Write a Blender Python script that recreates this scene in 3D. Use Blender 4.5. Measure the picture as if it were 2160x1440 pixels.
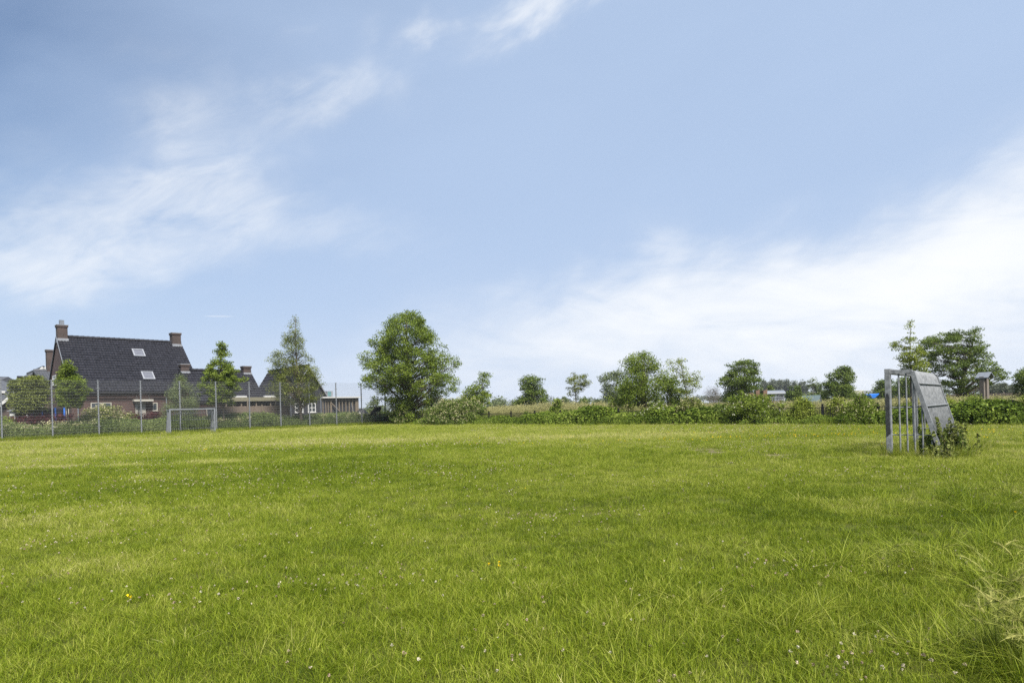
import bpy, math, random
import numpy as np
from mathutils import Vector, Matrix

# ------------------------------------------------------------------ clearing
for o in list(bpy.data.objects): bpy.data.objects.remove(o)
scene = bpy.context.scene
C = scene.collection
HAZE = True
RNG = np.random.default_rng(7)
random.seed(7)

# ------------------------------------------------------------------ camera
F, CX, CY, CAM = 1274.0, 1080.0, 860.0, 1.28       # focal length / principal point in photo pixels, eye height in metres
TH = math.atan(0.0274)                              # the photo's roll
cd = bpy.data.cameras.new('camera'); cam = bpy.data.objects.new('camera', cd); C.objects.link(cam)
cd.sensor_width = 36; cd.lens = F/2160*36; cd.shift_y = 140/2160
cd.clip_start = 0.1; cd.clip_end = 6000
cam.matrix_world = Matrix.Translation((0, 0, CAM)) @ Matrix.Rotation(math.pi/2, 4, 'X') @ Matrix.Rotation(-TH, 4, 'Z')
scene.camera = cam
scene.cycles.use_denoising = False

# ------------------------------------------------------------------ sky, sun, exposure
SUN_EL, SUN_AZ = math.radians(54), math.radians(158)     # azimuth clockwise from the view direction (+Y)
scene.view_settings.view_transform = 'Standard'
scene.view_settings.look = 'None'
scene.view_settings.gamma = 1
scene.view_settings.exposure = 1.1
sd = bpy.data.lights.new('sun', 'SUN'); sd.energy = 4.8; sd.angle = math.radians(16); sd.color = (1, 0.95, 0.87)
sun = bpy.data.objects.new('sun', sd); C.objects.link(sun)
sdir = Vector((math.sin(SUN_AZ)*math.cos(SUN_EL), math.cos(SUN_AZ)*math.cos(SUN_EL), math.sin(SUN_EL)))
sun.rotation_euler = sdir.to_track_quat('Z', 'Y').to_euler()
sun.location = (20, -20, 40)

def build_world():
    w = bpy.data.worlds.new('World'); scene.world = w; w.use_nodes = True
    nt = w.node_tree; N = nt.nodes; L = nt.links; N.clear()
    def node(t, **k):
        n = N.new(t)
        for a, b in k.items(): setattr(n, a, b)
        return n
    def m(op, a, b=None, c=None, clamp=False):
        n = node('ShaderNodeMath', operation=op); n.use_clamp = clamp
        for i, v in enumerate((a, b, c)):
            if v is None: continue
            if isinstance(v, (int, float)): n.inputs[i].default_value = v
            else: L.new(v, n.inputs[i])
        return n.outputs[0]
    out = node('ShaderNodeOutputWorld'); bg = node('ShaderNodeBackground'); L.new(bg.outputs[0], out.inputs[0])
    bg.inputs['Strength'].default_value = 0.062
    sky = node('ShaderNodeTexSky', sky_type='NISHITA')
    sky.sun_disc = False; sky.sun_elevation = SUN_EL; sky.sun_rotation = SUN_AZ
    sky.air_density = 1.0; sky.dust_density = 0.6; sky.ozone_density = 3.0
    tc = node('ShaderNodeTexCoord'); sp = node('ShaderNodeSeparateXYZ'); L.new(tc.outputs['Generated'], sp.inputs[0])
    x, y, z = sp.outputs
    az = m('MULTIPLY', m('ARCTAN2', x, y), 57.2958)
    el = m('MULTIPLY', m('ARCSINE', z), 57.2958)
    def noise(sa, se, rot, detail, seed, dist=0.0, rough=0.55):
        c, s = math.cos(rot), math.sin(rot)
        p = m('MULTIPLY', m('ADD', m('MULTIPLY', az, c), m('MULTIPLY', el, s)), sa)
        q = m('MULTIPLY', m('SUBTRACT', m('MULTIPLY', el, c), m('MULTIPLY', az, s)), se)
        cb = node('ShaderNodeCombineXYZ'); L.new(p, cb.inputs[0]); L.new(q, cb.inputs[1]); cb.inputs[2].default_value = seed
        n = node('ShaderNodeTexNoise'); L.new(cb.outputs[0], n.inputs['Vector'])
        n.inputs['Scale'].default_value = 1; n.inputs['Detail'].default_value = detail
        n.inputs['Roughness'].default_value = rough; n.inputs['Distortion'].default_value = dist
        return n.outputs['Fac']
    wa = noise(0.12, 0.20, 0.3, 4, 3.1, 0.4); wb = noise(0.12, 0.22, 0.3, 4, 9.7, 0.4)
    waz = m('ADD', az, m('MULTIPLY', m('SUBTRACT', wa, 0.5), 13.0))
    wel = m('ADD', el, m('MULTIPLY', m('SUBTRACT', wb, 0.5), 8.0))
    fine = noise(0.13, 0.36, 0.45, 8, 5.5, 0.5, 0.62)
    fine2 = noise(0.045, 0.14, 0.2, 4, 1.5, 0.4, 0.5)
    fine3 = noise(0.08, 0.30, -0.15, 8, 8.3, 0.5, 0.60)
    def blob(px, py, sx, sy, rot, amp):                  # a cloud at the direction of a photo pixel, sizes in photo pixels
        dx, dy = px-CX, py-CY
        u = dx*math.cos(TH)-dy*math.sin(TH); v = -dx*math.sin(TH)-dy*math.cos(TH)
        a0 = math.degrees(math.atan2(u, F)); e0 = math.degrees(math.atan2(v, math.hypot(u, F)))
        k = 57.3/F*math.cos(math.radians(a0))
        sx *= k; sy *= k; c, s = math.cos(rot), math.sin(rot)
        da = m('SUBTRACT', waz, a0); de = m('SUBTRACT', wel, e0)
        p = m('DIVIDE', m('ADD', m('MULTIPLY', da, c), m('MULTIPLY', de, s)), sx)
        q = m('DIVIDE', m('SUBTRACT', m('MULTIPLY', de, c), m('MULTIPLY', da, s)), sy)
        r2 = m('ADD', m('MULTIPLY', p, p), m('MULTIPLY', q, q))
        return m('MULTIPLY', m('EXPONENT', m('MULTIPLY', r2, -1.0)), amp)
    def total(bs):
        t = None
        for b in bs:
            g = blob(*b); t = g if t is None else m('ADD', t, g)
        return t
    wisps = total([(110, 560, 260, 55, 0.25, .80), (300, 440, 270, 80, 0.55, .75), (420, 300, 90, 110, 0.9, .35), (520, 450, 300, 45, -0.12, .38),
                   (690, 185, 130, 40, 0.20, .60), (800, 140, 40, 60, 0.3, .25), (1130, 28, 120, 26, 0.22, 1.2), (905, 72, 30, 24, 0.5, .6)])
    bank = total([(1380, 660, 300, 75, 0.05, 1.25), (1700, 650, 420, 95, 0.12, 1.3), (2060, 570, 330, 115, 0.3, 1.5), (2150, 440, 200, 80, 0.4, .8),
                  (1400, 545, 60, 60, 0.9, .5), (1150, 760, 420, 60, 0.0, .35), (2000, 760, 500, 90, 0, .5)])
    wm = m('MULTIPLY', wisps, m('ADD', m('MULTIPLY', m('SUBTRACT', fine, 0.36, clamp=True), 2.4), 0.14))
    bm = m('MULTIPLY', bank, m('ADD', m('MULTIPLY', m('SUBTRACT', fine3, 0.34, clamp=True), 2.6), 0.45))
    # thin bluish veil, denser to the right and towards the horizon
    vr = m('MULTIPLY', m('ADD', az, 40.5), 0.0150, clamp=True)
    veil = m('ADD', m('MULTIPLY', m('SUBTRACT', fine2, 0.5), 1.1), m('MULTIPLY', m('MULTIPLY', vr, m('SUBTRACT', 2.0, vr)), 1.9))
    hz = m('MULTIPLY', m('EXPONENT', m('MULTIPLY', m('MAXIMUM', el, 0.0), -0.095)), 3.0)
    veil = m('MAXIMUM', m('ADD', veil, hz), 0.0)
    cloud = m('ADD', wm, bm)
    hzw = m('MULTIPLY', m('EXPONENT', m('MULTIPLY', m('MAXIMUM', el, 0.0), -0.30)), 0.75)
    cloud = m('ADD', cloud, hzw)
    # a short contrail low on the left
    dx, dy = 462-CX, 667-CY
    u = dx*math.cos(TH)-dy*math.sin(TH); v = -dx*math.sin(TH)-dy*math.cos(TH)
    a0 = math.degrees(math.atan2(u, F)); e0 = math.degrees(math.atan2(v, math.hypot(u, F)))
    ca = m('DIVIDE', m('SUBTRACT', az, a0), 0.95); ce = m('DIVIDE', m('SUBTRACT', el, m('ADD', e0, m('MULTIPLY', m('SUBTRACT', az, a0), 0.03))), 0.045)
    con = m('MULTIPLY', m('EXPONENT', m('MULTIPLY', m('ADD', m('POWER', m('ABSOLUTE', ca), 4), m('MULTIPLY', ce, ce)), -1)), 0.45)
    cloud = m('ADD', cloud, con)
    up = m('ADD', el, 1.0, clamp=True)
    def over(mask, base, rgb):
        f = m('MULTIPLY', m('SUBTRACT', 1.0, m('EXPONENT', m('MULTIPLY', mask, -1.0))), up)
        x = node('ShaderNodeMix', data_type='RGBA'); L.new(f, x.inputs[0]); L.new(base, x.inputs[6]); x.inputs[7].default_value = (*rgb, 1); return x
    mix = over(veil, sky.outputs[0], (3.70, 4.74, 6.50))
    mix = over(cloud, mix.outputs[2], (7.6, 7.75, 7.9))
    L.new(mix.outputs[2], bg.inputs['Color'])
    w.cycles.sampling_method = 'MANUAL'; w.cycles.sample_map_resolution = 512
build_world()

# ------------------------------------------------------------------ geometry of the place
def uv(x, y):
    dx, dy = x-CX, y-CY; c, s = math.cos(TH), math.sin(TH)
    return dx*c-dy*s, -dx*s-dy*c
def at(x, y, d):
    u, v = uv(x, y); return Vector((u*d/F, d, CAM+v*d/F))
def ground_at(x, y):
    u, v = uv(x, y); d = -CAM*F/v; return Vector((u*d/F, d, 0))
def col(x, d): 
    return Vector(((x-CX)*d/F*1.0004, d, 0))
E = Vector((.70711, .70711, 0)); NN = Vector((-.70711, .70711, 0))   # along the ball fence / away behind it
F0 = Vector((-32.8, 38.8, 0)); CORNER = Vector((-12.5, 59.1, 0))
def fw(s, D, z=0): return F0+E*s+NN*D+Vector((0, 0, z))
def onD(x, y, D):
    u, v = uv(x, y); a = u/F
    s = (a*(F0.y+.70711*D)-F0.x+.70711*D)/(.70711*(1-a))
    Y = F0.y+.70711*(s+D); return s, CAM+v*Y/F
def onS(x, y, s):
    u, v = uv(x, y); a = u/F
    D = (F0.x+.70711*s-a*(F0.y+.70711*s))/(.70711*(1+a))
    Y = F0.y+.70711*(s+D); return D, CAM+v*Y/F

# ------------------------------------------------------------------ helpers
class MB:
    def __init__(s): s.v = []; s.f = []; s.smooth = False
    def box(s, x0, x1, y0, y1, z0, z1):
        b = len(s.v)
        s.v += [(x0,y0,z0),(x1,y0,z0),(x1,y1,z0),(x0,y1,z0),(x0,y0,z1),(x1,y0,z1),(x1,y1,z1),(x0,y1,z1)]
        s.f += [(b,b+3,b+2,b+1),(b+4,b+5,b+6,b+7),(b,b+1,b+5,b+4),(b+1,b+2,b+6,b+5),(b+2,b+3,b+7,b+6),(b+3,b,b+4,b+7)]
        return s
    def bar(s, p, q, w, h, up=(0,0,1)):
        p, q = Vector(p), Vector(q); d = (q-p).normalized(); up = Vector(up)
        if abs(d.dot(up)) > .98: up = Vector((0, 1, 0))
        a = d.cross(up).normalized()*(w/2); c = a.cross(d).normalized()*(h/2); b = len(s.v)
        for e in (p, q):
            for k, l in ((-1,-1),(1,-1),(1,1),(-1,1)): s.v.append(tuple(e+a*k+c*l))
        s.f += [(b,b+1,b+2,b+3),(b+7,b+6,b+5,b+4)]
        for i in range(4): j = (i+1) % 4; s.f.append((b+i, b+4+i, b+4+j, b+j))
        return s
    def tube(s, pts, rad, n=8, cap=True):
        pts = [Vector(p) for p in pts]
        if isinstance(rad, (int, float)): rad = [rad]*len(pts)
        b0 = len(s.v); ref = Vector((0.13, 0.97, 0.2))
        for i, p in enumerate(pts):
            d = (pts[min(i+1, len(pts)-1)]-pts[max(i-1, 0)]).normalized()
            a = d.cross(ref)
            if a.length < .1: a = d.cross(Vector((1, 0, 0)))
            a.normalize(); c = d.cross(a)
            for k in range(n):
                t = 2*math.pi*k/n; s.v.append(tuple(p+(a*math.cos(t)+c*math.sin(t))*rad[i]))
        for i in range(len(pts)-1):
            for k in range(n):
                l = (k+1) % n; b = b0+i*n; s.f.append((b+k, b+n+k, b+n+l, b+l))
        if cap:
            s.f.append(tuple(b0+k for k in range(n))); e = b0+(len(pts)-1)*n; s.f.append(tuple(e+n-1-k for k in range(n)))
        return s
    def poly(s, pts):
        b = len(s.v); s.v += [tuple(p) for p in pts]; s.f.append(tuple(range(b, b+len(pts)))); return s
    def prism(s, poly, dvec):                            # closed extrusion of a planar polygon
        n = len(poly); b = len(s.v); d = Vector(dvec)
        s.v += [tuple(Vector(p)) for p in poly]+[tuple(Vector(p)+d) for p in poly]
        s.f.append(tuple(range(b+n-1, b-1, -1))); s.f.append(tuple(range(b+n, b+2*n)))
        for i in range(n): j = (i+1) % n; s.f.append((b+i, b+j, b+n+j, b+n+i))
        return s
    def grid(s, V):                                      # V: (r, c, 3) array
        r, c = V.shape[:2]; b = len(s.v); s.v += [tuple(map(float, p)) for p in V.reshape(-1, 3)]
        for i in range(r-1):
            for j in range(c-1): k = b+i*c+j; s.f.append((k, k+1, k+c+1, k+c))
        return s
    def build(s, name, mat, parent=None, bevel=0, smooth=False):
        me = bpy.data.meshes.new(name); me.from_pydata(s.v, [], s.f); me.update()
        import bmesh
        bm = bmesh.new(); bm.from_mesh(me); bmesh.ops.recalc_face_normals(bm, faces=bm.faces); bm.to_mesh(me); bm.free()
        return link(name, me, mat, parent, bevel, smooth)
def link(name, me, mat, parent=None, bevel=0, smooth=False):
    if mat: me.materials.append(mat)
    if smooth: me.polygons.foreach_set('use_smooth', [True]*len(me.polygons))
    o = bpy.data.objects.new(name, me); C.objects.link(o)
    if parent: o.parent = parent
    if bevel:
        md = o.modifiers.new('bevel', 'BEVEL'); md.width = bevel; md.segments = 2; md.limit_method = 'ANGLE'
    return o
def tag(o, label, cat, group=None, kind=None):
    o['label'] = label; o['category'] = cat
    if group: o['group'] = group
    if kind: o['kind'] = kind
    return o
def thing(name, label, cat, loc=(0,0,0), rz=0, group=None):
    o = bpy.data.objects.new(name, None); C.objects.link(o); o.empty_display_size = .2
    o.location = loc; o.rotation_euler = (0, 0, rz); return tag(o, label, cat, group)
def quads(V):                                            # V: (n,4,3) -> mesh
    n = len(V); me = bpy.data.meshes.new('m')
    me.vertices.add(n*4); me.vertices.foreach_set('co', V.reshape(-1).astype(np.float32))
    me.loops.add(n*4); me.loops.foreach_set('vertex_index', np.arange(n*4, dtype=np.int32))
    me.polygons.add(n); me.polygons.foreach_set('loop_start', np.arange(0, n*4, 4, dtype=np.int32))
    me.polygons.foreach_set('loop_total', np.full(n, 4, dtype=np.int32))
    me.update(calc_edges=True); return me
def face_attr(me, name, vals):
    a = me.attributes.new(name, 'FLOAT', 'FACE'); a.data.foreach_set('value', np.asarray(vals, dtype=np.float32))
_lat = np.random.default_rng(11).random((257, 257))
def vnoise(x, y, sc, seed=0):
    x = np.asarray(x)/sc+17.3*seed+500; y = np.asarray(y)/sc+9.1*seed+500
    xi, yi = np.floor(x).astype(int), np.floor(y).astype(int); fx, fy = x-xi, y-yi
    fx = fx*fx*(3-2*fx); fy = fy*fy*(3-2*fy); g = lambda a, b: _lat[a % 256, b % 256]
    return (g(xi,yi)*(1-fx)+g(xi+1,yi)*fx)*(1-fy)+(g(xi,yi+1)*(1-fx)+g(xi+1,yi+1)*fx)*fy

# ------------------------------------------------------------------ materials
def newmat(name):
    mt = bpy.data.materials.new(name); mt.use_nodes = True; nt = mt.node_tree; nt.nodes.clear()
    out = nt.nodes.new('ShaderNodeOutputMaterial'); return mt, nt, out
def ramp(nt, stops):
    r = nt.nodes.new('ShaderNodeValToRGB'); e = r.color_ramp.elements
    while len(e) < len(stops): e.new(.5)
    for i, (p, c) in enumerate(stops): e[i].position = p; e[i].color = (*c, 1)
    return r
def solid(name, a, b=None, rough=.7, scale=6, metal=0, bump=0, stretch=(1,1,1), spec=.4, detail=6):
    mt, nt, out = newmat(name); L = nt.links
    p = nt.nodes.new('ShaderNodeBsdfPrincipled'); L.new(p.outputs[0], out.inputs[0])
    p.inputs['Roughness'].default_value = rough; p.inputs['Metallic'].default_value = metal; p.inputs['Specular IOR Level'].default_value = spec
    tc = nt.nodes.new('ShaderNodeTexCoord'); mp = nt.nodes.new('ShaderNodeMapping'); L.new(tc.outputs['Object'], mp.inputs[0]); mp.inputs['Scale'].default_value = stretch
    nz = nt.nodes.new('ShaderNodeTexNoise'); nz.inputs['Scale'].default_value = scale; nz.inputs['Detail'].default_value = detail; nz.inputs['Roughness'].default_value = .65
    L.new(mp.outputs[0], nz.inputs['Vector'])
    b = b or tuple(min(1, c*1.35) for c in a)
    r = ramp(nt, [(.3, a), (.7, b)]); L.new(nz.outputs['Fac'], r.inputs[0]); L.new(r.outputs[0], p.inputs['Base Color'])
    if bump:
        bp = nt.nodes.new('ShaderNodeBump'); bp.inputs['Strength'].default_value = bump; bp.inputs['Distance'].default_value = .02
        L.new(nz.outputs['Fac'], bp.inputs['Height']); L.new(bp.outputs[0], p.inputs['Normal'])
    return mt
def leafmat(name, stops, trans=.35, attr='tint', kind='GEOMETRY', second=None, rough=.6):
    mt, nt, out = newmat(name); L = nt.links
    at_ = nt.nodes.new('ShaderNodeAttribute'); at_.attribute_name = attr; at_.attribute_type = kind
    fac = at_.outputs['Fac']
    if second:
        a2 = nt.nodes.new('ShaderNodeAttribute'); a2.attribute_name = second
        mm = nt.nodes.new('ShaderNodeMath'); mm.operation = 'MULTIPLY_ADD'; L.new(a2.outputs['Fac'], mm.inputs[0]); mm.inputs[1].default_value = .60
        L.new(fac, mm.inputs[2]); m2 = nt.nodes.new('ShaderNodeMath'); m2.operation = 'SUBTRACT'; L.new(mm.outputs[0], m2.inputs[0]); m2.inputs[1].default_value = .30
        fac = m2.outputs[0]
    r = ramp(nt, stops); L.new(fac, r.inputs[0])
    d = nt.nodes.new('ShaderNodeBsdfPrincipled'); d.inputs['Roughness'].default_value = rough; d.inputs['Specular IOR Level'].default_value = .12
    L.new(r.outputs[0], d.inputs['Base Color'])
    t = nt.nodes.new('ShaderNodeBsdfTranslucent'); L.new(r.outputs[0], t.inputs['Color'])
    mx = nt.nodes.new('ShaderNodeMixShader'); mx.inputs[0].default_value = trans
    L.new(d.outputs[0], mx.inputs[1]); L.new(t.outputs[0], mx.inputs[2]); L.new(mx.outputs[0], out.inputs[0])
    return mt
def brickmat(name, a, b, mortar):
    mt, nt, out = newmat(name); L = nt.links
    p = nt.nodes.new('ShaderNodeBsdfPrincipled'); L.new(p.outputs[0], out.inputs[0]); p.inputs['Roughness'].default_value = .85
    tc = nt.nodes.new('ShaderNodeTexCoord'); sp = nt.nodes.new('ShaderNodeSeparateXYZ'); L.new(tc.outputs['Object'], sp.inputs[0])
    ad = nt.nodes.new('ShaderNodeMath'); ad.operation = 'ADD'; L.new(sp.outputs[0], ad.inputs[0]); L.new(sp.outputs[1], ad.inputs[1])
    cb = nt.nodes.new('ShaderNodeCombineXYZ'); L.new(ad.outputs[0], cb.inputs[0]); L.new(sp.outputs[2], cb.inputs[1])
    br = nt.nodes.new('ShaderNodeTexBrick'); L.new(cb.outputs[0], br.inputs['Vector']); br.inputs['Scale'].default_value = 1
    br.inputs['Brick Width'].default_value = .22; br.inputs['Row Height'].default_value = .065; br.inputs['Mortar Size'].default_value = .007
    br.inputs['Color1'].default_value = (*a, 1); br.inputs['Color2'].default_value = (*b, 1); br.inputs['Mortar'].default_value = (*mortar, 1)
    nz = nt.nodes.new('ShaderNodeTexNoise'); nz.inputs['Scale'].default_value = 1.3; nz.inputs['Detail'].default_value = 8; L.new(tc.outputs['Object'], nz.inputs['Vector'])
    r = ramp(nt, [(.3, (.72,.72,.72)), (.7, (1.2,1.15,1.1))]); L.new(nz.outputs['Fac'], r.inputs[0])
    mx = nt.nodes.new('ShaderNodeMix'); mx.data_type = 'RGBA'; mx.blend_type = 'MULTIPLY'; mx.inputs[0].default_value = 1
    L.new(br.outputs['Color'], mx.inputs[6]); L.new(r.outputs[0], mx.inputs[7]); L.new(mx.outputs[2], p.inputs['Base Color'])
    return mt
M = dict(
    galv=solid('galvanised_steel', (.11,.12,.135), (.19,.20,.215), rough=.62, scale=9, bump=.1),
    galv_worn=solid('worn_galvanised_steel', (.085,.091,.097), (.245,.255,.265), rough=.64, scale=11, bump=.2, detail=9),
    wire=solid('fence_wire', (.11,.115,.12), (.17,.175,.18), rough=.6),
    black=solid('black_coated_metal', (.006,.006,.008), (.014,.014,.016), rough=.5),
    brick=brickmat('dark_brick', (.075,.036,.030), (.046,.026,.024), (.062,.050,.046)),
    brick2=brickmat('weathered_chimney_brick', (.060,.039,.034), (.040,.029,.027), (.06,.052,.05)),
    brick3=brickmat('brown_brick', (.080,.050,.042), (.052,.034,.029), (.08,.07,.06)),
    tile=solid('dark_roof_tiles', (.005,.005,.007), (.025,.025,.032), rough=.5, scale=3.2, spec=.25, detail=14),
    tile2=solid('grey_roof_tiles', (.045,.048,.055), (.085,.09,.10), rough=.5, scale=4, spec=.5),
    lead=solid('lead_flashing', (.16,.17,.19), (.24,.25,.275), rough=.55),
    white=solid('white_painted_wood', (.42,.42,.415), (.50,.50,.49), rough=.5),
    cream=solid('cream_painted_wood', (.30,.285,.24), (.37,.355,.31), rough=.55),
    glass=solid('window_glass', (.02,.025,.03), (.05,.06,.07), rough=.08, spec=.9),
    skyglass=solid('roof_window_glass', (.09,.092,.11), (.12,.125,.145), rough=.25, spec=.6),
    boards=solid('black_weatherboard', (.016,.017,.022), (.030,.032,.040), rough=.6, stretch=(1,1,6)),
    timber=solid('weathered_timber', (.10,.08,.058), (.17,.14,.105), rough=.85, scale=5, stretch=(6,6,.7)),
    fencewood=solid('brown_fence_boards', (.085,.065,.052), (.16,.125,.10), rough=.85, scale=5, stretch=(7,7,.7)),
    oldwood=solid('grey_old_wood', (.085,.070,.06), (.18,.155,.13), rough=.9, scale=7, stretch=(5,5,.6), bump=.4),
    darkwood=solid('dark_rotten_wood', (.02,.016,.013), (.055,.042,.034), rough=.9, scale=8),
    bark=solid('grey_brown_bark', (.055,.045,.035), (.13,.105,.08), rough=.9, scale=12, stretch=(2,2,.5), bump=.4),
    log=solid('brown_log', (.075,.045,.028), (.17,.105,.07), rough=.9, scale=7, stretch=(2,2,.5), bump=.5),
    zinc=solid('zinc_sheet', (.11,.125,.15), (.17,.185,.21), rough=.5),
    blue=solid('blue_tarpaulin', (.008,.10,.42), (.012,.14,.5), rough=.45),
    bluefoam=solid('blue_foam_sleeve', (.02,.13,.55), (.03,.17,.62), rough=.6),
    net=solid('black_netting', (.012,.012,.014), (.02,.02,.024), rough=.9),
    tent=solid('pale_green_canvas', (.17,.24,.245), (.27,.34,.345), rough=.7),
    darkcanvas=solid('dark_green_canvas', (.02,.07,.06), (.03,.10,.08), rough=.7),
    plastic=solid('black_plastic_sheet', (.01,.01,.012), (.022,.022,.025), rough=.35, bump=.5),
    mossfascia=solid('mossy_fascia_board', (.11,.105,.07), (.19,.175,.12), rough=.85, scale=3, stretch=(1,1,3)),
    teal=solid('teal_box', (.07,.16,.17), (.10,.20,.21), rough=.5),
)

# ------------------------------------------------------------------ ground
def inside(X, Y, mL=0.0, mR=0.0):
    D = (X-F0.x)*NN.x+(Y-F0.y)*NN.y; R = (X-CORNER.x)*E.x+(Y-CORNER.y)*E.y
    return (D < mL) & (R < mR), D, R
def soil_mask(X, Y):                                     # worn track towards the right goal
    a, b = ground_at(1400, 945), ground_at(1850, 966)
    ax, ay = b.x-a.x, b.y-a.y; l2 = ax*ax+ay*ay
    t = ((X-a.x)*ax+(Y-a.y)*ay)/l2; dist = ((X-a.x)*ay-(Y-a.y)*ax)/math.sqrt(l2)
    w = .28+.95*np.clip(t, 0, 1)+.8*(vnoise(X, Y, 1.1, 4)-.5)
    dist = dist+1.3*(vnoise(X, Y, 2.3, 5)-.5)
    brk = np.clip((vnoise(X, Y, 1.1, 16)*.45+vnoise(X, Y, .32, 17)*.55-.43)*6, 0, 1)
    return np.clip(1.2-np.abs(dist)/np.maximum(w, .1), 0, 1)*np.clip((t+.25)*3, 0, 1)*np.clip((1.08-t)*6, 0, 1)*brk
def ground_material(name, stops, sc):
    mt, nt, out = newmat(name); L = nt.links
    p = nt.nodes.new('ShaderNodeBsdfPrincipled'); p.inputs['Roughness'].default_value = .95; p.inputs['Specular IOR Level'].default_value = .1; L.new(p.outputs[0], out.inputs[0])
    g = nt.nodes.new('ShaderNodeNewGeometry'); n1 = nt.nodes.new('ShaderNodeTexNoise'); n1.inputs['Scale'].default_value = sc; n1.inputs['Detail'].default_value = 12; n1.inputs['Roughness'].default_value = .7
    L.new(g.outputs['Position'], n1.inputs['Vector']); r = ramp(nt, stops); L.new(n1.outputs['Fac'], r.inputs[0])
    a = nt.nodes.new('ShaderNodeAttribute'); a.attribute_name = 'soil'
    n2 = nt.nodes.new('ShaderNodeTexNoise'); n2.inputs['Scale'].default_value = 3; n2.inputs['Detail'].default_value = 8; L.new(g.outputs['Position'], n2.inputs['Vector'])
    r2 = ramp(nt, [(.3, (.10,.078,.055)), (.7, (.19,.15,.115))]); L.new(n2.outputs['Fac'], r2.inputs[0])
    mx = nt.nodes.new('ShaderNodeMix'); mx.data_type = 'RGBA'; L.new(a.outputs['Fac'], mx.inputs[0]); L.new(r.outputs[0], mx.inputs[6]); L.new(r2.outputs[0], mx.inputs[7])
    L.new(mx.outputs[2], p.inputs['Base Color'])
    bp = nt.nodes.new('ShaderNodeBump'); bp.inputs['Distance'].default_value = .05; L.new(n1.outputs['Fac'], bp.inputs['Height']); L.new(bp.outputs[0], p.inputs['Normal'])
    return mt
def build_ground():
    xs = np.concatenate([[-4000, -1500, -600, -250, -120], np.arange(-70, 4, .5), np.arange(4, 14, .1), np.arange(14, 70.1, .5), [120, 250, 600, 1500, 4000]])
    ys = np.concatenate([[-4000, -1000, -200, -60, -20, -5], np.arange(0, 10, .5), np.arange(10, 20, .1), np.arange(20, 66.1, .5), [80, 120, 250, 600, 1500, 4000]])
    X, Y = np.meshgrid(xs, ys); Z = np.zeros_like(X)
    V = np.stack([X, Y, Z], -1); me = bpy.data.meshes.new('ground'); r, c = X.shape
    k = (np.arange(r-1)[:, None]*c+np.arange(c-1)[None, :]).reshape(-1)
    me.from_pydata(V.reshape(-1, 3).tolist(), [], np.stack([k, k+1, k+c+1, k+c], 1).tolist()); me.update()
    a = me.attributes.new('soil', 'FLOAT', 'POINT')
    ins, _, _ = inside(X, Y); a.data.foreach_set('value', (soil_mask(X, Y)*ins).reshape(-1).astype(np.float32))
    o = link('ground', me, ground_material('turf_soil', [(.3, (.040,.048,.008)), (.5, (.06,.068,.013)), (.7, (.085,.082,.024))], 1.7))
    tag(o, 'flat grassy ground of the playing field reaching to the horizon', 'ground', kind='structure')
build_ground()

# ------------------------------------------------------------------ roofs and walls
def tile_sheet(mb, p0, ex, es, n, L, S, pitch=.22, row=.36, amp=.045, step=.04):
    nx = int(L/pitch*5)+1; nr = int(S/row); ex, es, n = map(np.array, (ex, es, n)); p0 = np.array(p0)
    xs = np.linspace(0, L, nx); hx = amp*(.5+.5*np.sin(2*np.pi*xs/pitch))**1.5
    t = []; h = []
    for i in range(nr):
        t += [i*row, min(S, (i+1)*row-.01)]; h += [step, 0.0]
    t, h = np.array(t), np.array(h)
    V = p0+xs[None, :, None]*ex+t[:, None, None]*es+(hx[None, :]+h[:, None]+.015)[..., None]*n
    mb.grid(V)
def gable_roof(mb, L, W, Ze, Zr, ov=.25, verge=.12, thick=.09, pitch=.22, row=.36):
    """roof in local axes: ridge along x at y = W/2"""
    half = W/2; sl = Vector((0, half, Zr-Ze)); S = sl.length; u = sl/S
    for side in (0, 1):
        d = Vector((0, u.y if side == 0 else -u.y, u.z)); n = Vector((0, -u.z if side == 0 else u.z, u.y))
        b = Vector((-verge, 0 if side == 0 else W, Ze))-d*ov
        l = L+2*verge; q = [b, b+d*(S+ov), b+d*(S+ov)-n*(-.0)+Vector((0, 0, 0)), b]
        mb.prism([b-n*(thick-.02), b+d*(S+ov)-n*(thick-.02), b+d*(S+ov)+n*.02, b+n*.02], (l, 0, 0))
        tile_sheet(mb, b+n*.02, (1, 0, 0), d, n, l, S+ov, pitch, row)
    k = int(L/.4)
    for i in range(k+1):                                 # ridge tiles
        x0 = -verge+(L+2*verge)/(k+1)*i; x1 = x0+(L+2*verge)/(k+1)*1.06
        mb.tube([(x0, half, Zr+.05), (x1, half, Zr+.065)], [.13, .15], 8)
def gable_wall(mb, L, W, Ze, Zr, base=0):
    mb.prism([(0, 0, base), (0, W, base), (0, W, Ze-.08), (0, W/2, Zr-.12), (0, 0, Ze-.08)], (L, 0, 0))
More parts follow.
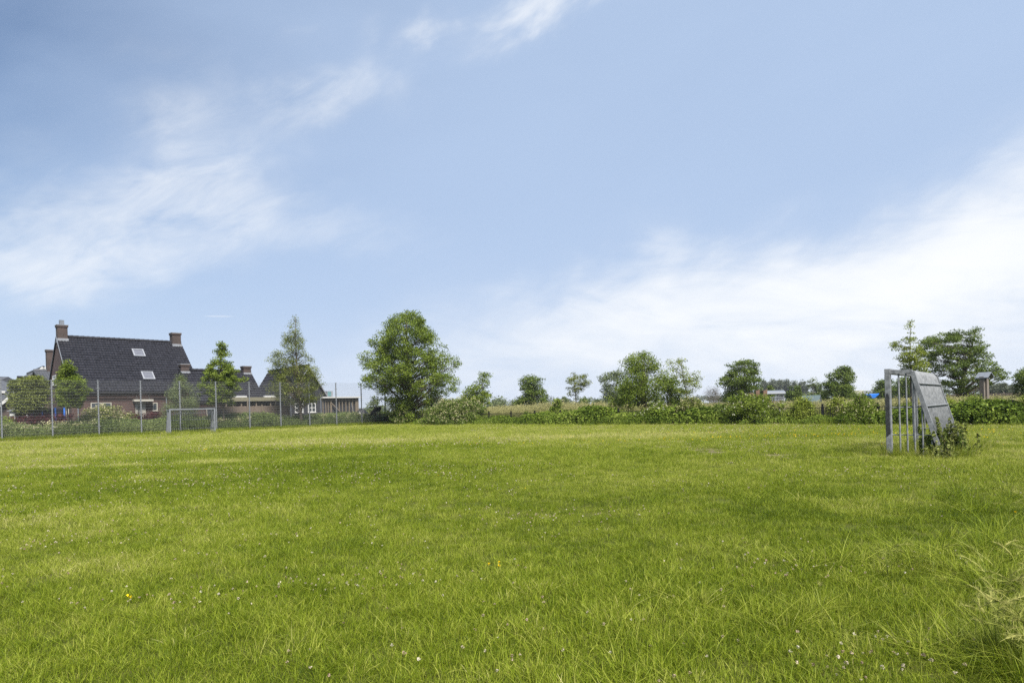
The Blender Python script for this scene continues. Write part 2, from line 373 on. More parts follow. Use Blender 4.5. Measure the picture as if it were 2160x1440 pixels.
def window(parent, org, ux, w, h, out, frame, glass, cols=1, rows=1, name='window', t=.07, tb=None):
    """window whose lower-left corner is org (local), width along ux, standing 'out' in front of its wall along the direction out"""
    ux, out, org = Vector(ux), Vector(out), Vector(org); up = Vector((0, 0, 1)); mb = MB(); o3 = out*.03
    def mem(a, b, c, d, dep=.06):
        p = org+ux*a+up*c-out*.01; mb.prism([p, org+ux*b+up*c-out*.01, org+ux*b+up*d-out*.01, org+ux*a+up*d-out*.01], out*dep)
    mem(0, w, 0, t); mem(0, w, h-t, h); mem(0, t, t, h-t); mem(w-t, w, t, h-t)
    for i in range(1, cols): x = w*i/cols; mem(x-t*.45, x+t*.45, t, h-t, .055)
    for i in range(1, rows): z = h*(tb if tb else i/rows); mem(t, w-t, z-t*.4, z+t*.4, .05)
    f = mb.build(name, M[frame], parent)
    g = MB(); p = org+ux*t*.6+up*t*.6; g.prism([p, p+ux*(w-1.2*t), p+ux*(w-1.2*t)+up*(h-1.2*t), p+up*(h-1.2*t)], out*.02)
    g.build('pane', M[glass], f)
    mbs = MB(); q = org-ux*.04-up*.05; mbs.prism([q, q+ux*(w+.08), q+ux*(w+.08)+up*.05, q+up*.05], out*.1); mbs.build('sill', M[frame], f)
    return f
def chimney(parent, x0, x1, y0, y1, z0, z1, mat='brick2', flash=None, cap=True):
    mb = MB().box(x0, x1, y0, y1, z0, z1); mb.box(x0-.05, x1+.05, y0-.05, y1+.05, z1-.16, z1)
    c = mb.build('chimney', M[mat], parent, bevel=.01)
    MB().box(x0-.07, x1+.07, y0-.07, y1+.07, z1+.003, z1+.06).build('cap', M['lead'], c)
    return c

# ---- the large brick house
R45 = math.radians(45)
sL, zE1 = onD(150, 820, 8); sR, zE2 = onD(424, 820, 8); ZE, ZR, W1 = 3.72, 8.45, 11.2; L1 = sR-sL
def house1():
    h = thing('brick_house', 'large brown brick house with steep dark tiled roof and two roof windows', 'house', fw(sL, 8), R45)
    mb = MB(); gable_wall(mb, L1, W1, ZE, ZR); mb.build('wall', M['brick'], h)
    mb = MB(); gable_roof(mb, L1, W1, ZE, ZR, ov=.35, verge=.06); roof = mb.build('roof', M['tile'], h)
    mb = MB()
    for (a, b) in (((-.09, -.2, ZE-.25), (-.09, W1/2, ZR+.02)), ((-.09, W1+.2, ZE-.25), (-.09, W1/2, ZR+.02))): mb.bar(a, b, .04, .06)
    mb.build('verge_board', M['zinc'], h)
    for (px0, px1, py) in ((116, 141, 687), (363, 386, 704)):
        s0, _ = onD(px0, 715, 8+W1/2); s1, _ = onD(px1, 715, 8+W1/2); _, zt = onD((px0+px1)/2, py, 8+W1/2)
        x0, x1 = s0-sL, s1-sL
        if x0 < .5: x0 = -.03; x1 = .68
        else: x1 = L1-.02; x0 = L1-.78
        c = chimney(h, x0, x1, W1/2-.42, W1/2+.42, ZR-.9, zt)
        MB().box(x0-.03, x1+.04, W1/2-.56, W1/2+.56, ZR-.5, ZR-.16).build('flashing', M['lead'], c)
        if x0 < .5:
            MB().box(x0+.2, x0+.52, W1/2-.2, W1/2+.2, zt+.06, zt+.48).build('flue', M['zinc'], c)
    # roof windows
    d = Vector((0, W1/2, ZR-ZE)).normalized(); n = Vector((0, -d.z, d.y)); S = Vector((0, W1/2, ZR-ZE)).length
    for (px, py) in ((292, 746), (312, 794)):
        lo, hi = 0., 1.
        for _ in range(40):
            k = (lo+hi)/2; s, z = onD(px, py, 8+k*W1/2)
            if z > ZE+k*(ZR-ZE): lo = k
            else: hi = k
        p = Vector((s-sL, k*W1/2, ZE+k*(ZR-ZE))); w, hh = .92, 1.1
        a = p-Vector((w/2, 0, 0))-d*hh/2
        def slab(mb, x0, x1, t0, t1, n0, n1):
            q = a+Vector((x0, 0, 0)); mb.prism([q+d*t0+n*n0, q+d*t1+n*n0, q+d*t1+n*n1, q+d*t0+n*n1], (x1-x0, 0, 0))
        mb = MB(); slab(mb, 0, w, 0, .1, 0, .17); slab(mb, 0, w, hh-.1, hh, 0, .17); slab(mb, 0, .1, .1, hh-.1, 0, .17); slab(mb, w-.1, w, .1, hh-.1, 0, .17)
        f = mb.build('roof_window', M['lead'], h)
        mb = MB(); slab(mb, .08, w-.08, .08, hh-.08, .05, .13); mb.build('pane', M['skyglass'], f)
    # facade
    def X(px, py): s, z = onD(px, py, 8); return s-sL, z
    x0, z1 = X(191, 849); x1, _ = X(235, 849)
    window(h, (x0, 0, z1-1.45), (1, 0, 0), x1-x0, 1.45, (0, -1, 0), 'cream', 'glass', cols=2, rows=2, tb=.70)
    x0, z1 = X(285, 848); x1, _ = X(307, 848)
    mb = MB().box(x0, x1, -.06, .02, .05, z1); dr = mb.build('door', M['cream'], h, bevel=.01)
    xa, za = X(291, 857); xb, _ = X(293.5, 857); MB().box(xa, xb, -.085, -.05, za-.75, za).build('glazing', M['glass'], dr)
    MB().tube([(x1-.2, -.12, 1.0), (x1-.2, -.12, 1.3)], .015, 6).build('handle', M['zinc'], dr)
    x0, z0 = X(322, 866); x1, z1 = X(332, 849)
    window(h, (x0, 0, z0), (1, 0, 0), x1-x0, z1-z0, (0, -1, 0), 'cream', 'glass')
    x0, z1 = X(279, 843); x1, z0 = X(320, 846.5)
    cn = MB().box(x0, x1, -.6, -.003, z0, z1+.02).build('canopy', M['cream'], h, bevel=.01)
    mb = MB(); [mb.bar((x, -.5, z1), (x, -.01, z1+.95), .035, .035) for x in (x0+.25, x1-.3)]; mb.build('stay', M['black'], cn)
    MB().tube([(-.05, -.36, ZE-.32), (L1+.05, -.36, ZE-.32)], .075, 8).build('gutter', M['black'], h)
    for px in (164.5, 351):
        x, _ = X(px, 870)
        MB().tube([(x, -.34, ZE-.36), (x, -.1, ZE-.62), (x, -.1, .05)], .045, 8).build('downpipe', M['zinc'], h)
    # gable end windows
    for (pa, pb, pt, pbt) in ((111.5, 118.5, 793, 813), (129, 137, 792, 812)):
        Da, z1 = onS(pa, pt, sL); Db, _ = onS(pb, pt, sL); _, z0 = onS(pa, pbt, sL)
        ya, yb = min(Da, Db)-8, max(Da, Db)-8
        window(h, (0, yb, z0), (0, -1, 0), max(.6, yb-ya), z1-z0, (-1, 0, 0), 'white', 'white', t=.09)
    for (ya, yb, z0, z1) in ((1.2, 2.2, .1, 2.2), (5.0, 7.4, .6, 2.3)):
        window(h, (0, yb, z0), (0, -1, 0), yb-ya, z1-z0, (-1, 0, 0), 'cream', 'glass', cols=2)
house1()

# ---- lower tiled annex in front of its right end
def annex():
    D0 = 6.2; W = 6.4
    s0, z0 = onD(379, 779, D0+W/2); s1, z1 = onD(527, 783, D0+W/2); L = s1-s0; Zr = z0-.08; Ze = 2.75
    h = thing('brick_annex', 'lower brick annex with tiled roof and two chimneys, right of the large house', 'house', fw(s0, D0), R45)
    mb = MB(); gable_wall(mb, L, W, Ze, Zr); mb.build('wall', M['brick'], h)
    mb = MB(); gable_roof(mb, L, W, Ze, Zr, ov=.3, verge=.05); mb.build('roof', M['tile'], h)
    for (xa, xb, py, px) in ((.02, .72, 768.5, 373), (L-.72, L-.02, 773.5, 524)):
        _, zt = onD(px, py, D0+W/2)
        c = chimney(h, xa, xb, W/2-.35, W/2+.35, Zr-.7, zt)
        MB().box(xa-.03, xb+.03, W/2-.45, W/2+.45, Zr-.4, Zr-.1).build('flashing', M['lead'], c)
    MB().tube([(0, -.3, Ze-.3), (L, -.3, Ze-.3)], .07, 8).build('gutter', M['black'], h)
    window(h, (0, W*.62, 1.0), (0, -1, 0), 1.0, 1.3, (-1, 0, 0), 'cream', 'glass')
    window(h, (L*.18, 0, .9), (1, 0, 0), 1.3, 1.2, (0, -1, 0), 'cream', 'glass', cols=2)
annex()

# ---- black barn, gable towards the field
def barn():
    D0 = 7.0
    sa, zap = onD(649, 771, D0); sr, zr = onD(686, 833, D0); hw = sr-sa; sl = sa-hw; Lb = 9.0
    h = thing('black_barn', 'black weatherboarded barn with dark tiled roof and two white windows behind the tall olive tree', 'barn', fw(sr, D0), math.radians(135))
    W = 2*hw; Ze = zr; Zr = zap-.05                       # local x = away from the field, local y = leftwards along the fence
    mb = MB(); gable_wall(mb, Lb, W, Ze, Zr); wl = mb.build('wall', M['boards'], h)
    mb = MB()                                            # overlapping boards on the gable
    z = .1
    while z < Zr-.4:
        hw2 = W/2 if z < Ze else max(.1, W/2*(Zr-z-.2)/(Zr-Ze)); mb.prism([(-.004, W/2-hw2, z), (-.035, W/2-hw2, z), (-.012, W/2-hw2, z+.19), (-.004, W/2-hw2, z+.19)], (0, 2*hw2, 0)); z += .2
    mb.build('cladding', M['boards'], h)
    mb = MB(); gable_roof(mb, Lb, W, Ze, Zr, ov=.3, verge=.25); mb.build('roof', M['tile'], h)
    mb = MB(); mb.bar((-.28, -.25, Ze-.36), (-.28, W/2, Zr-.04), .05, .10); mb.bar((-.28, W+.25, Ze-.36), (-.28, W/2, Zr-.04), .05, .10); mb.build('bargeboard', M['lead'], h)
    for (pa, pb, pt, pbt) in ((621.5, 639, 850.5, 870), (649, 665.5, 850, 869.5)):
        s0, z1 = onD(pa, pt, D0-.04); s1, _ = onD(pb, pt, D0-.04); _, z0 = onD(pa, pbt, D0-.04)
        window(h, (-.045, sr-s0, z0), (0, -1, 0), s1-s0, z1-z0, (-1, 0, 0), 'white', 'glass', cols=2, rows=2, t=.085)
    for px in (612.5, 676):
        s, _ = onD(px, 860, D0)
        MB().tube([(-.1, sr-s, .05), (-.1, sr-s, Ze-.4), (-.1, sr-s-.1, Ze-.2)], .045, 8).build('downpipe', M['zinc'], h)
    return D0, sr
BD, BSR = barn()

def lean_to():
    s0, z0 = onD(681, 837, BD); s1, z1 = onD(754, 835.5, BD); L = s1-s0; Z = z0-.12
    h = thing('lean_to_shed', 'open timber framed lean-to with pale flat roof at the right of the black barn', 'shed', fw(s0, BD), R45)
    MB().box(-.2, L+.35, -.35, 3.2, Z, Z+.13).build('roof', M['white'], h)
    MB().box(.05, L-.1, .14, .2, 0, Z-.004).build('back_wall', M['boards'], h)
    mb = MB()
    for px in (681, 687, 692, 715.5, 722, 729.5, 736.5, 743.5): s, _ = onD(px, 860, BD); mb.box(s-s0-.045, s-s0+.045, -.05, .05, 0, Z-.003)
    mb.build('slat', M['timber'], h)
    for px in (698, 751, 754.5):
        s, _ = onD(px, 860, BD); MB().box(s-s0-.09, s-s0+.09, -.08, .08, 0, Z-.003).build('post', M['timber'], h)
    s, z = onD(698, 850, BD); sb, zb = onD(716, 867, BD)
    MB().bar((s-s0, -.1, z), (sb-s0, -.1, zb), .08, .1).build('brace', M['timber'], h)
    a = thing('air_unit', 'small grey and teal box standing on the lean-to roof', 'air unit', fw(0, 0), 0)
    sa, zt = onD(687.5, 824.5, BD+1); sb, _ = onD(699.5, 824.5, BD+1)
    a.location = fw((sa+sb)/2, BD+1.0, Z+.132); a.rotation_euler = (0, 0, R45); w = (sb-sa)/2; hh = max(.4, zt-Z-.132)
    MB().box(-w, w, -.25, .35, .04, hh).build('casing', M['lead'], a, bevel=.015)
    MB().box(-w+.05, w*.35, -.275, -.253, .1, hh-.06).build('grille', M['teal'], a)
    MB().box(-w+.05, w-.05, -.2, .3, 0, .038).build('foot', M['black'], a)
lean_to()

def carport():
    D0 = 5.2
    s0, zt = onD(474, 838, D0); s1, _ = onD(604, 838.5, D0); _, zb = onD(540, 845.5, D0); L = s1-s0
    h = thing('flat_roof_shed', 'long flat roofed shed with mossy fascia and black wall behind the brown board fence', 'shed', fw(s0, D0), R45)
    MB().box(0, L, 0, 4.2, zt-.1, zt-.02).build('roof', M['plastic'], h)
    MB().box(-.03, L+.03, -.05, -.002, zb, zt).build('fascia', M['mossfascia'], h)
    MB().box(.1, L-.1, 1.4, 1.5, 0, zt-.105).build('wall', M['boards'], h)
    for k in range(5):
        x = .1+(L-.3)*k/4; MB().box(x, x+.1, .1, .2, 0, zt-.105).build('post', M['timber'], h)
    for (a, b) in ((495, 520), (557, 581)):
        x0 = onD(a, 836, D0+1)[0]-s0; x1 = onD(b, 836, D0+1)[0]-s0
        f = MB().box(x0, x1, .9, 2.0, zt-.02+.002, zt+.16).build('skylight', M['white'], h)
        mb = MB(); mb.box(x0+.1, x1-.1, 1.0, 1.9, zt+.163, zt+.2); mb.build('dome', M['skyglass'], f, bevel=.02)
carport()

def board_fence():
    D0 = 4.3; s0, zt = onD(459, 857, D0); s1, _ = onD(609, 857, D0); L = s1-s0
    h = thing('board_fence', 'brown vertical board fence below the mossy fascia of the flat shed', 'fence', fw(s0, D0), R45)
    x = 0.0; k = 0; mb = MB()
    while x < L:
        mb.box(x, x+.118, (k % 2)*.022, (k % 2)*.022+.02, .05, zt-.03+.05*random.random()); x += .112; k += 1
    mb.build('board_panel', M['fencewood'], h)
    n = 6
    for i in range(n):
        x = L*i/(n-1); MB().box(x-.05, x+.05, -.09, -.003, 0, zt+(.5 if i in (0, 2, 4) else .1)).build('post', M['timber'], h)
    for z in (.4, zt-.35): MB().box(0, L, .045, .09, z, z+.08).build('rail', M['timber'], h)
board_fence()

# ---- neighbours at the far left
def neighbours():
    # house with brown brick gable, white bargeboards and a white dormer
    D0 = 10; sa, z_ap = onD(38, 821.5, D0); sl_, zl = onD(0, 850, D0); hw = (sa-sl_)*(z_ap-2.6)/(z_ap-zl); s1 = sa+hw; W = 2*hw
    h = thing('white_trim_house', 'brown brick house with white bargeboards at the left edge of the photo', 'house', fw(s1, D0), math.radians(135))
    mb = MB(); gable_wall(mb, 7, W, 2.6, z_ap); mb.build('wall', M['brick3'], h)
    mb = MB(); gable_roof(mb, 7, W, 2.6, z_ap, ov=.3, verge=.3); mb.build('roof', M['tile2'], h)
    mb = MB(); mb.bar((-.34, -.25, 2.25), (-.34, W/2, z_ap-.06), .05, .2); mb.bar((-.34, W+.25, 2.25), (-.34, W/2, z_ap-.06), .05, .2); mb.build('bargeboard', M['white'], h)
    window(h, (0, W*.62, 1.0), (0, -1, 0), 1.6, 1.3, (-1, 0, 0), 'white', 'glass', cols=2)
    # hipped dark house behind it
    D0 = 19; s0, zt = onD(-40, 800, D0); s1, ze = onD(58, 826, D0)
    h = thing('hipped_house', 'house with dark hipped roof and white gutter behind the clipped trees', 'house', fw(s0, D0), R45)
    L = s1-s0; W = 8; ze = max(3.0, ze)
    MB().box(0, L, 0, W, 0, ze-.01).build('wall', M['brick3'], h)
    zt = zt+.5; mb = MB(); a = 2.2
    P = [Vector(p) for p in ((-.4,-.4,ze),(L+.4,-.4,ze),(L+.4,W+.4,ze),(-.4,W+.4,ze),(a,W/2,zt),(L-a,W/2,zt))]
    mb.v += [tuple(p) for p in P]; mb.f += [(0,1,5,4),(1,2,5),(2,3,4,5),(3,0,4),(3,2,1,0)]
    e1 = (P[4]-P[0]); 
    mb.build('roof', M['tile2'], h)
    MB().box(-.45, L+.45, -.5, -.4, ze-.14, ze+.06).build('gutter', M['white'], h)
    window(h, (L*.3, 0, ze-1.5), (1, 0, 0), 2.4, 1.2, (0, -1, 0), 'white', 'glass', cols=3)
    # gabled house with white trim, ridge climbing to the right
    D0 = 34; sa, zap = onD(91, 775, D0); sr, zr = onD(125, 803, D0)
    h = thing('grey_roof_house', 'distant house with grey tiled roof and white trimmed gable left of the large house', 'house', fw(sr, D0), math.radians(135))
    W = 2*(sr-sa); Lh = 12
    mb = MB(); gable_wall(mb, Lh, W, zr, zap); mb.build('wall', M['brick3'], h)
    mb = MB(); gable_roof(mb, Lh, W, zr, zap, ov=.4, verge=.35); rf = mb.build('roof', M['tile2'], h)
    MB().box(4.6, 5.2, W*.5+1.3, W*.5+1.8, zap-2.2, zap-.7).build('vent', M['black'], rf)
    mb = MB(); mb.bar((-.4, -.35, zr-.45), (-.4, W/2, zap-.07), .05, .42); mb.bar((-.4, W+.35, zr-.45), (-.4, W/2, zap-.07), .05, .42); mb.build('bargeboard', M['white'], h)
    window(h, (0, W*.6, zr-2), (0, -1, 0), 1.8, 1.4, (-1, 0, 0), 'white', 'glass', cols=2)
    # house with the tall chimney behind the brick gable
    D0 = 22; s0, ze = onD(86, 802, D0); s1, _ = onD(140, 797, D0); _, zr = onD(100, 788, D0+3)
    h = thing('tall_chimney_house', 'house with a tall brown chimney half hidden behind the large brick gable', 'house', fw(s0, D0), R45)
    L = s1-s0; mb = MB(); gable_wall(mb, L, 7, ze, zr+.3); mb.build('wall', M['brick3'], h)
    mb = MB(); gable_roof(mb, L, 7, ze, zr+.3); mb.build('roof', M['tile2'], h)
    a, zt = onD(97, 738.5, D0+3.5); b, _ = onD(108, 738.5, D0+3.5)
    chimney(h, a-s0, b-s0+.15, 3.1, 3.9, zr-1, zt, 'brick2')
neighbours()

# ------------------------------------------------------------------ fences and goals
def ball_fence():
    HT = 4.0; PW = 2.62
    h = thing('wire_mesh_fence', 'tall galvanised wire mesh ball fence along the left side of the field', 'fence', F0, R45)
    n = 13; first = -1
    post = MB(); post.box(-.04, .04, -.03, .03, 0, HT+.03)
    for z in (.02, .8, 1.6, 2.4, 3.0, 3.45, 3.98): post.box(-.14, .14, -.045, -.032, z-.012, z+.012)
    pan = MB()
    for k in range(21):
        z = .04+k*.197
        for y in (-.052, -.040): pan.box(.02, PW-.02, y-.004, y+.004, z-.0035, z+.0035)
    for k in range(53): x = .03+k*(PW-.06)/52; pan.box(x-.0016, x+.0016, -.0477, -.0443, 0, HT)
    p0 = q0 = None
    for i in range(first, n):
        if p0 is None: p = p0 = post.build('post', M['galv'], h)
        else: p = p0.copy(); C.objects.link(p); p.parent = h
        p.location = (i*PW, 0, 0)
        if i < n-1:
            if q0 is None: q = q0 = pan.build('mesh_panel', M['wire'], h)
            else: q = q0.copy(); C.objects.link(q); q.parent = h
            q.location = (i*PW, 0, 0)
ball_fence()
def picket_fence():
    h = thing('black_mesh_fence', 'low black metal mesh fence overgrown along the far right side of the field', 'fence', CORNER, -R45)
    PW = 2.5; HT = .9; s0 = 40.05-16*PW
    post = MB(); post.box(-.04, .04, -.04, .04, 0, 1.02); post.box(-.055, .055, -.055, .055, 1.02, 1.05); post.box(-.09, .09, -.06, .06, .86, .9)
    pan = MB()
    for z in (.08, .45, .86): pan.box(.04, PW-.04, -.012, .012, z-.012, z+.012)
    for k in range(24): x = .06+k*(PW-.12)/23; pan.box(x-.008, x+.008, -.008, .008, .04, HT)
    p0 = q0 = None
    for i in range(0, 24):
        if p0 is None: p = p0 = post.build('post', M['black'], h)
        else: p = p0.copy(); C.objects.link(p); p.parent = h
        p.location = (s0+i*PW, 0, 0)
        if i < 23:
            if q0 is None: q = q0 = pan.build('mesh_panel', M['black'], h)
            else: q = q0.copy(); C.objects.link(q); q.parent = h
            q.location = (s0+i*PW, 0, 0)
picket_fence()

def goal(label, loc, rz, W, H, worn, mat, pw=.11):
    """mouth along local x from 0 to W, depth towards local +y"""
    g = thing('football_goal', label, 'football goal', loc, rz, 'steel football goals')
    TD, BDp = .45, .95
    def backy(z): return TD+(BDp-TD)*(1-z/(H-.06))
    for x in (0, W):
        p = MB().box(x-pw/2, x+pw/2, -pw/2, pw/2, -.05, H-pw-.002).build('post', M[mat], g, bevel=.008)
        if worn and x == W:
            mb = MB(); mb.prism([(x+pw/2-.05, -.042, .42), (x+pw/2-.05, -.05, .9), (x+pw/2-.05, -.045, 1.28), (x+pw/2-.05, -.02, 1.37), (x+pw/2-.05, .012, 1.36), (x+pw/2-.05, .03, 1.26), (x+pw/2-.05, .026, .8), (x+pw/2-.05, .034, .5)], (.0535, 0, 0)); mb.build('worn_paint', M['worn_black'], p)
    MB().box(-pw/2, W+pw/2, -pw/2, pw/2, H-pw, H).build('crossbar', M[mat], g, bevel=.008)
    for x in (0, W):
        s = 1 if x == 0 else -1
        mb = MB(); mb.box(x-.035, x+.035, pw/2, TD, H-.115, H-.035); mb.bar((x, TD, H-.08), (x, BDp, -.03), .07, .085); f = mb.build('side_frame', M[mat], g)
        for y in (.20, .335, .47, .61, .77):
            zt = H-.116 if y < TD else (H-.06)*(1-(y-TD)/(BDp-TD))-.04
            MB().tube([(x, y, -.03), (x, y, zt)], .017, 8).build('side_bar', M[mat], g)
        for z in (.47, 1.06): MB().tube([(x+.02*s, .02, z), (x+.02*s, backy(z)-.02, z)], .011, 8).build('side_rod', M[mat], g)
    nb = int(W/.112); mb = MB()
    for i in range(1, nb):
        x = W*i/nb
        mb.tube([(x, pw/2-.02, H-.05), (x, TD-.10, H-.05), (x, TD-.03, H-.075), (x, TD+.03, H-.16), (x, backy(.0)-.0, -.03)], .0155, 6)
    mb.build('back_panel', M[mat], g, smooth=True)
    for z in (.42, 1.08, H-.34):
        MB().tube([(.02, backy(z)+.035, z), (W-.02, backy(z)+.035, z)], .017, 8).build('back_rod', M[mat], g)
    return g
M['worn_black'] = solid('worn_black_paint', (.008,.009,.010), (.045,.047,.05), rough=.7, scale=11, detail=10)
gA = ground_at(1877.2, 962)
goal('near steel football goal with slanted barred back and worn black post at the right', gA+Vector((math.cos(R45+.047), math.sin(R45+.047), 0))*3.2, R45+.047+math.pi, 3.2, 1.905, True, 'galv_worn')
EL = ground_at(359.5, 918.5)
gl = goal('small distant steel football goal standing before the wire mesh fence', EL, R45, 2.95, 1.86, False, 'galv', .085)

# ------------------------------------------------------------------ things beyond the right fence
def feeder():
    d = 60; a = at(1617, 850, d); b = at(1652, 850, d); w = (b-a).length
    g = thing('hay_feeder', 'galvanised hay feeder cage with arched grey roof beside the brown log stumps', 'hay feeder', (a.x, a.y, 0), math.radians(-6))
    zb = .55; zt = at(1640, 832.5, d).z; ze = at(1640, 836.5, d).z; zr = at(1640, 825, d).z; dep = 1.5
    mb = MB()
    for x in (0, w):
        for y in (0, dep): mb.box(x-.04, x+.04, y-.04, y+.04, 0, ze+.25)
    for z in (.9, 1.62):
        mb.box(.045, w-.045, -.03, .03, z-.03, z+.03); mb.box(.045, w-.045, dep-.03, dep+.03, z-.03, z+.03)
        for x in (0, w): mb.box(x-.03, x+.03, .045, dep-.045, z-.03, z+.03)
    mb.build('frame', M['galv'], g)
    mb = MB()
    for k in range(1, 9): x = w*k/9; mb.box(x-.025, x+.025, -.025, .025, .93, 1.587); mb.box(x-.025, x+.025, dep-.025, dep+.025, .93, 1.587)
    for k in range(1, 6): y = dep*k/6; mb.box(w-.025, w+.025, y-.025, y+.025, .93, 1.587); mb.box(-.025, .025, y-.025, y+.025, .93, 1.587)
    mb.build('feed_bar', M['galv'], g)
    mb = MB(); R = []
    for sgn in (0, .03):
        R.append([[(x, dep/2-math.cos(t)*(dep/2+.15), ze+.3+math.sin(t)*(zr-ze-.22)+sgn) for t in np.linspace(0, math.pi, 13)] for x in (-.15, w+.15)])
    a1 = np.array(R); mb.grid(a1[0]); mb.grid(a1[1])
    n = 13; b0 = 0
    mb.poly(list(map(tuple, a1[0][0]))[::1]+list(map(tuple, a1[1][0]))[::-1]); mb.poly(list(map(tuple, a1[0][1]))+list(map(tuple, a1[1][1]))[::-1])
    mb.build('roof', M['zinc'], g)
    mb = MB().box(.1, w-.1, .12, dep-.12, .5, 1.25); mb.build('hay', solid('hay', (.16,.09,.035), (.28,.18,.08), rough=.95, scale=14, bump=.6), g, bevel=.08)
feeder()
def log_piece(px0, px1, pt, d, lean, label):
    a = at((px0+px1)/2, 848, d); w = (px1-px0)*d/F; zt = at((px0+px1)/2, pt, d).z
    g = thing('tree_stump', label, 'tree stump', (a.x, a.y, 0), .3, 'rough log stumps')
    mb = MB(); n = 14; rows = 9; V = []
    rr = np.random.default_rng(int(px0))
    for i in range(rows):
        z = zt*i/(rows-1)*(1); r = w/2*(1.25-.3*i/(rows-1)); V.append([])
        for k in range(n+1):
            t = 2*math.pi*(k % n)/n; q = r*(1+.16*math.sin(3*t+px0)+.10*math.sin(7*t+i*.15))
            V[-1].append((q*math.cos(t)+lean*z, q*.8*math.sin(t), z+(.03*math.sin(2*t+px0)+.05*math.cos(t)*(1 if lean > 0 else -1) if i == rows-1 else 0)))
    mb.grid(np.array(V)); mb.build('stem', M['log'], g)
    top = [V[-1][k] for k in range(n)]; mb2 = MB(); c = np.mean(np.array(top), 0); c[2] -= .04; b = len(mb2.v)
    mb2.v += top+[tuple(c)]; mb2.f += [(k, (k+1) % n, n) for k in range(n)]; mb2.build('cut_face', M['darkwood'], g)
log_piece(1581, 1594, 829, 52, -.10, 'leftmost of the rough brown log stumps, leaning left and lower than the others')
log_piece(1592.5, 1602, 822.5, 53, .02, 'dark upright log stump in the middle of the three stumps')
log_piece(1604.5, 1615, 822, 51.5, .10, 'rightmost brown log stump leaning towards the hay feeder')
def tent():
    d = 60; a = at(1724, 846, d); w = 13.5*d/F*1.35; zt = at(1738, 833, d).z
    g = thing('ridge_tent', 'small green ridge tent with dark open end in the long grass', 'tent', (a.x, a.y, 0), math.radians(22)); ln = 2.2
    z0 = .35
    P = [(0,0,z0),(w,0,z0),(w/2,0,zt),(0,ln,z0),(w,ln,z0),(w/2,ln,zt)]
    mb = MB(); mb.prism([P[0],P[2],(w/2,0,zt+.03),(-.03,0,z0)], (0,ln,0)); mb.prism([P[1],P[2],(w/2,0,zt+.03),(w+.03,0,z0)], (0,ln,0)); mb.build('canvas', M['tent'], g)
    MB().prism([(.12,.15,z0),(w-.12,.15,z0),(w/2,.15,zt-.1)], (0,.03,0)).build('end_flap', M['darkcanvas'], g)
    mb = MB(); mb.tube([(w/2,-.02,0),(w/2,-.02,zt+.05)], .02, 6); mb.tube([(0,0,0),(0,0,z0)], .02, 6); mb.tube([(w,0,0),(w,0,z0)], .02, 6); mb.tube([(0,ln,0),(0,ln,z0)], .02, 6); mb.tube([(w,ln,0),(w,ln,z0)], .02, 6); mb.build('pole', M['galv'], g)
tent()
def blue_tub():
    d = 58; a = at(1837, 842, d); w = 19*d/F; zt = at(1848, 829.5, d).z; zb = at(1840, 840, d).z
    g = thing('blue_trailer', 'bright blue tarpaulin covered trailer in the long grass right of the caravan', 'trailer', (a.x, a.y, 0), .1)
    mb = MB(); mb.prism([(.1,0,zb),(w*.55,0,zb+.05),(w,0,zt-.1),(w+.05,0,zt),(0,0,zt-.1)], (0,1.3,0)); mb.build('cover', M['blue'], g, bevel=.03)
    for y in (.2, 1.1): MB().tube([(w*.4,y-.05,.28),(w*.4,y+.05,.28)], .28, 14).build('wheel', M['black'], g)
    MB().box(.15, w*.8, .1, 1.2, .4, .48).build('chassis', M['galv'], g)
    MB().bar((w*.8, .65, .44), (w+1.3, .65, .9), .05, .05).build('drawbar', M['galv'], g)
blue_tub()
def caravan():
    d = 105; a = at(1797, 836, d); w = 33*d/F; zt = at(1815, 822.5, d).z
    g = thing('touring_caravan', 'distant cream caravan half hidden behind the rounded tree', 'caravan', (a.x, a.y, 0), math.radians(-14))
    mb = MB(); mb.prism([(0,0,.5),(w*.68,0,.5),(w*.68,0,zt-.05),(.2,0,zt),(0,0,zt-.3)], (0,2,0)); mb.build('body', M['cream'], g, bevel=.06)
    MB().box(w*.68+.01, w, .1, 1.9, .5, zt-.1).build('awning', M['lead'], g, bevel=.05)
    MB().box(.6, 1.4, -.02, -.002, 1.3, 1.9).build('window', M['glass'], g)
    MB().tube([(w*.33,.1,.3),(w*.33,.3,.3)], .3, 14).build('wheel', M['black'], g)
caravan()
def sheet():
    d = 38; a = at(1754, 856, d); w = 17*d/F
    mb = MB(); n = 9; X = np.linspace(-w/2, w/2, n); Y = np.linspace(-.3, .3, 5); V = [[(x, y, .12*math.sin(x*5+y*3)-.5*y*y+.05*math.cos(9*x)) for x in X] for y in Y]
    V2 = [[(x, y, z-.015) for (x, y, z) in r] for r in V]
    mb.grid(np.array(V)); mb.grid(np.array(V2))
    g = thing('covered_trough', 'low trough under a crumpled white sheet behind the black fence', 'trough', (a.x, a.y, 0), .1)
    z = at(1754, 855, d).z
    o = mb.build('sheet', M['white'], g, smooth=True); o.location.z = z
    MB().box(-w/2+.08, w/2-.08, -.22, .22, 0, z-.22).build('tub', M['darkwood'], g, bevel=.02)
sheet()
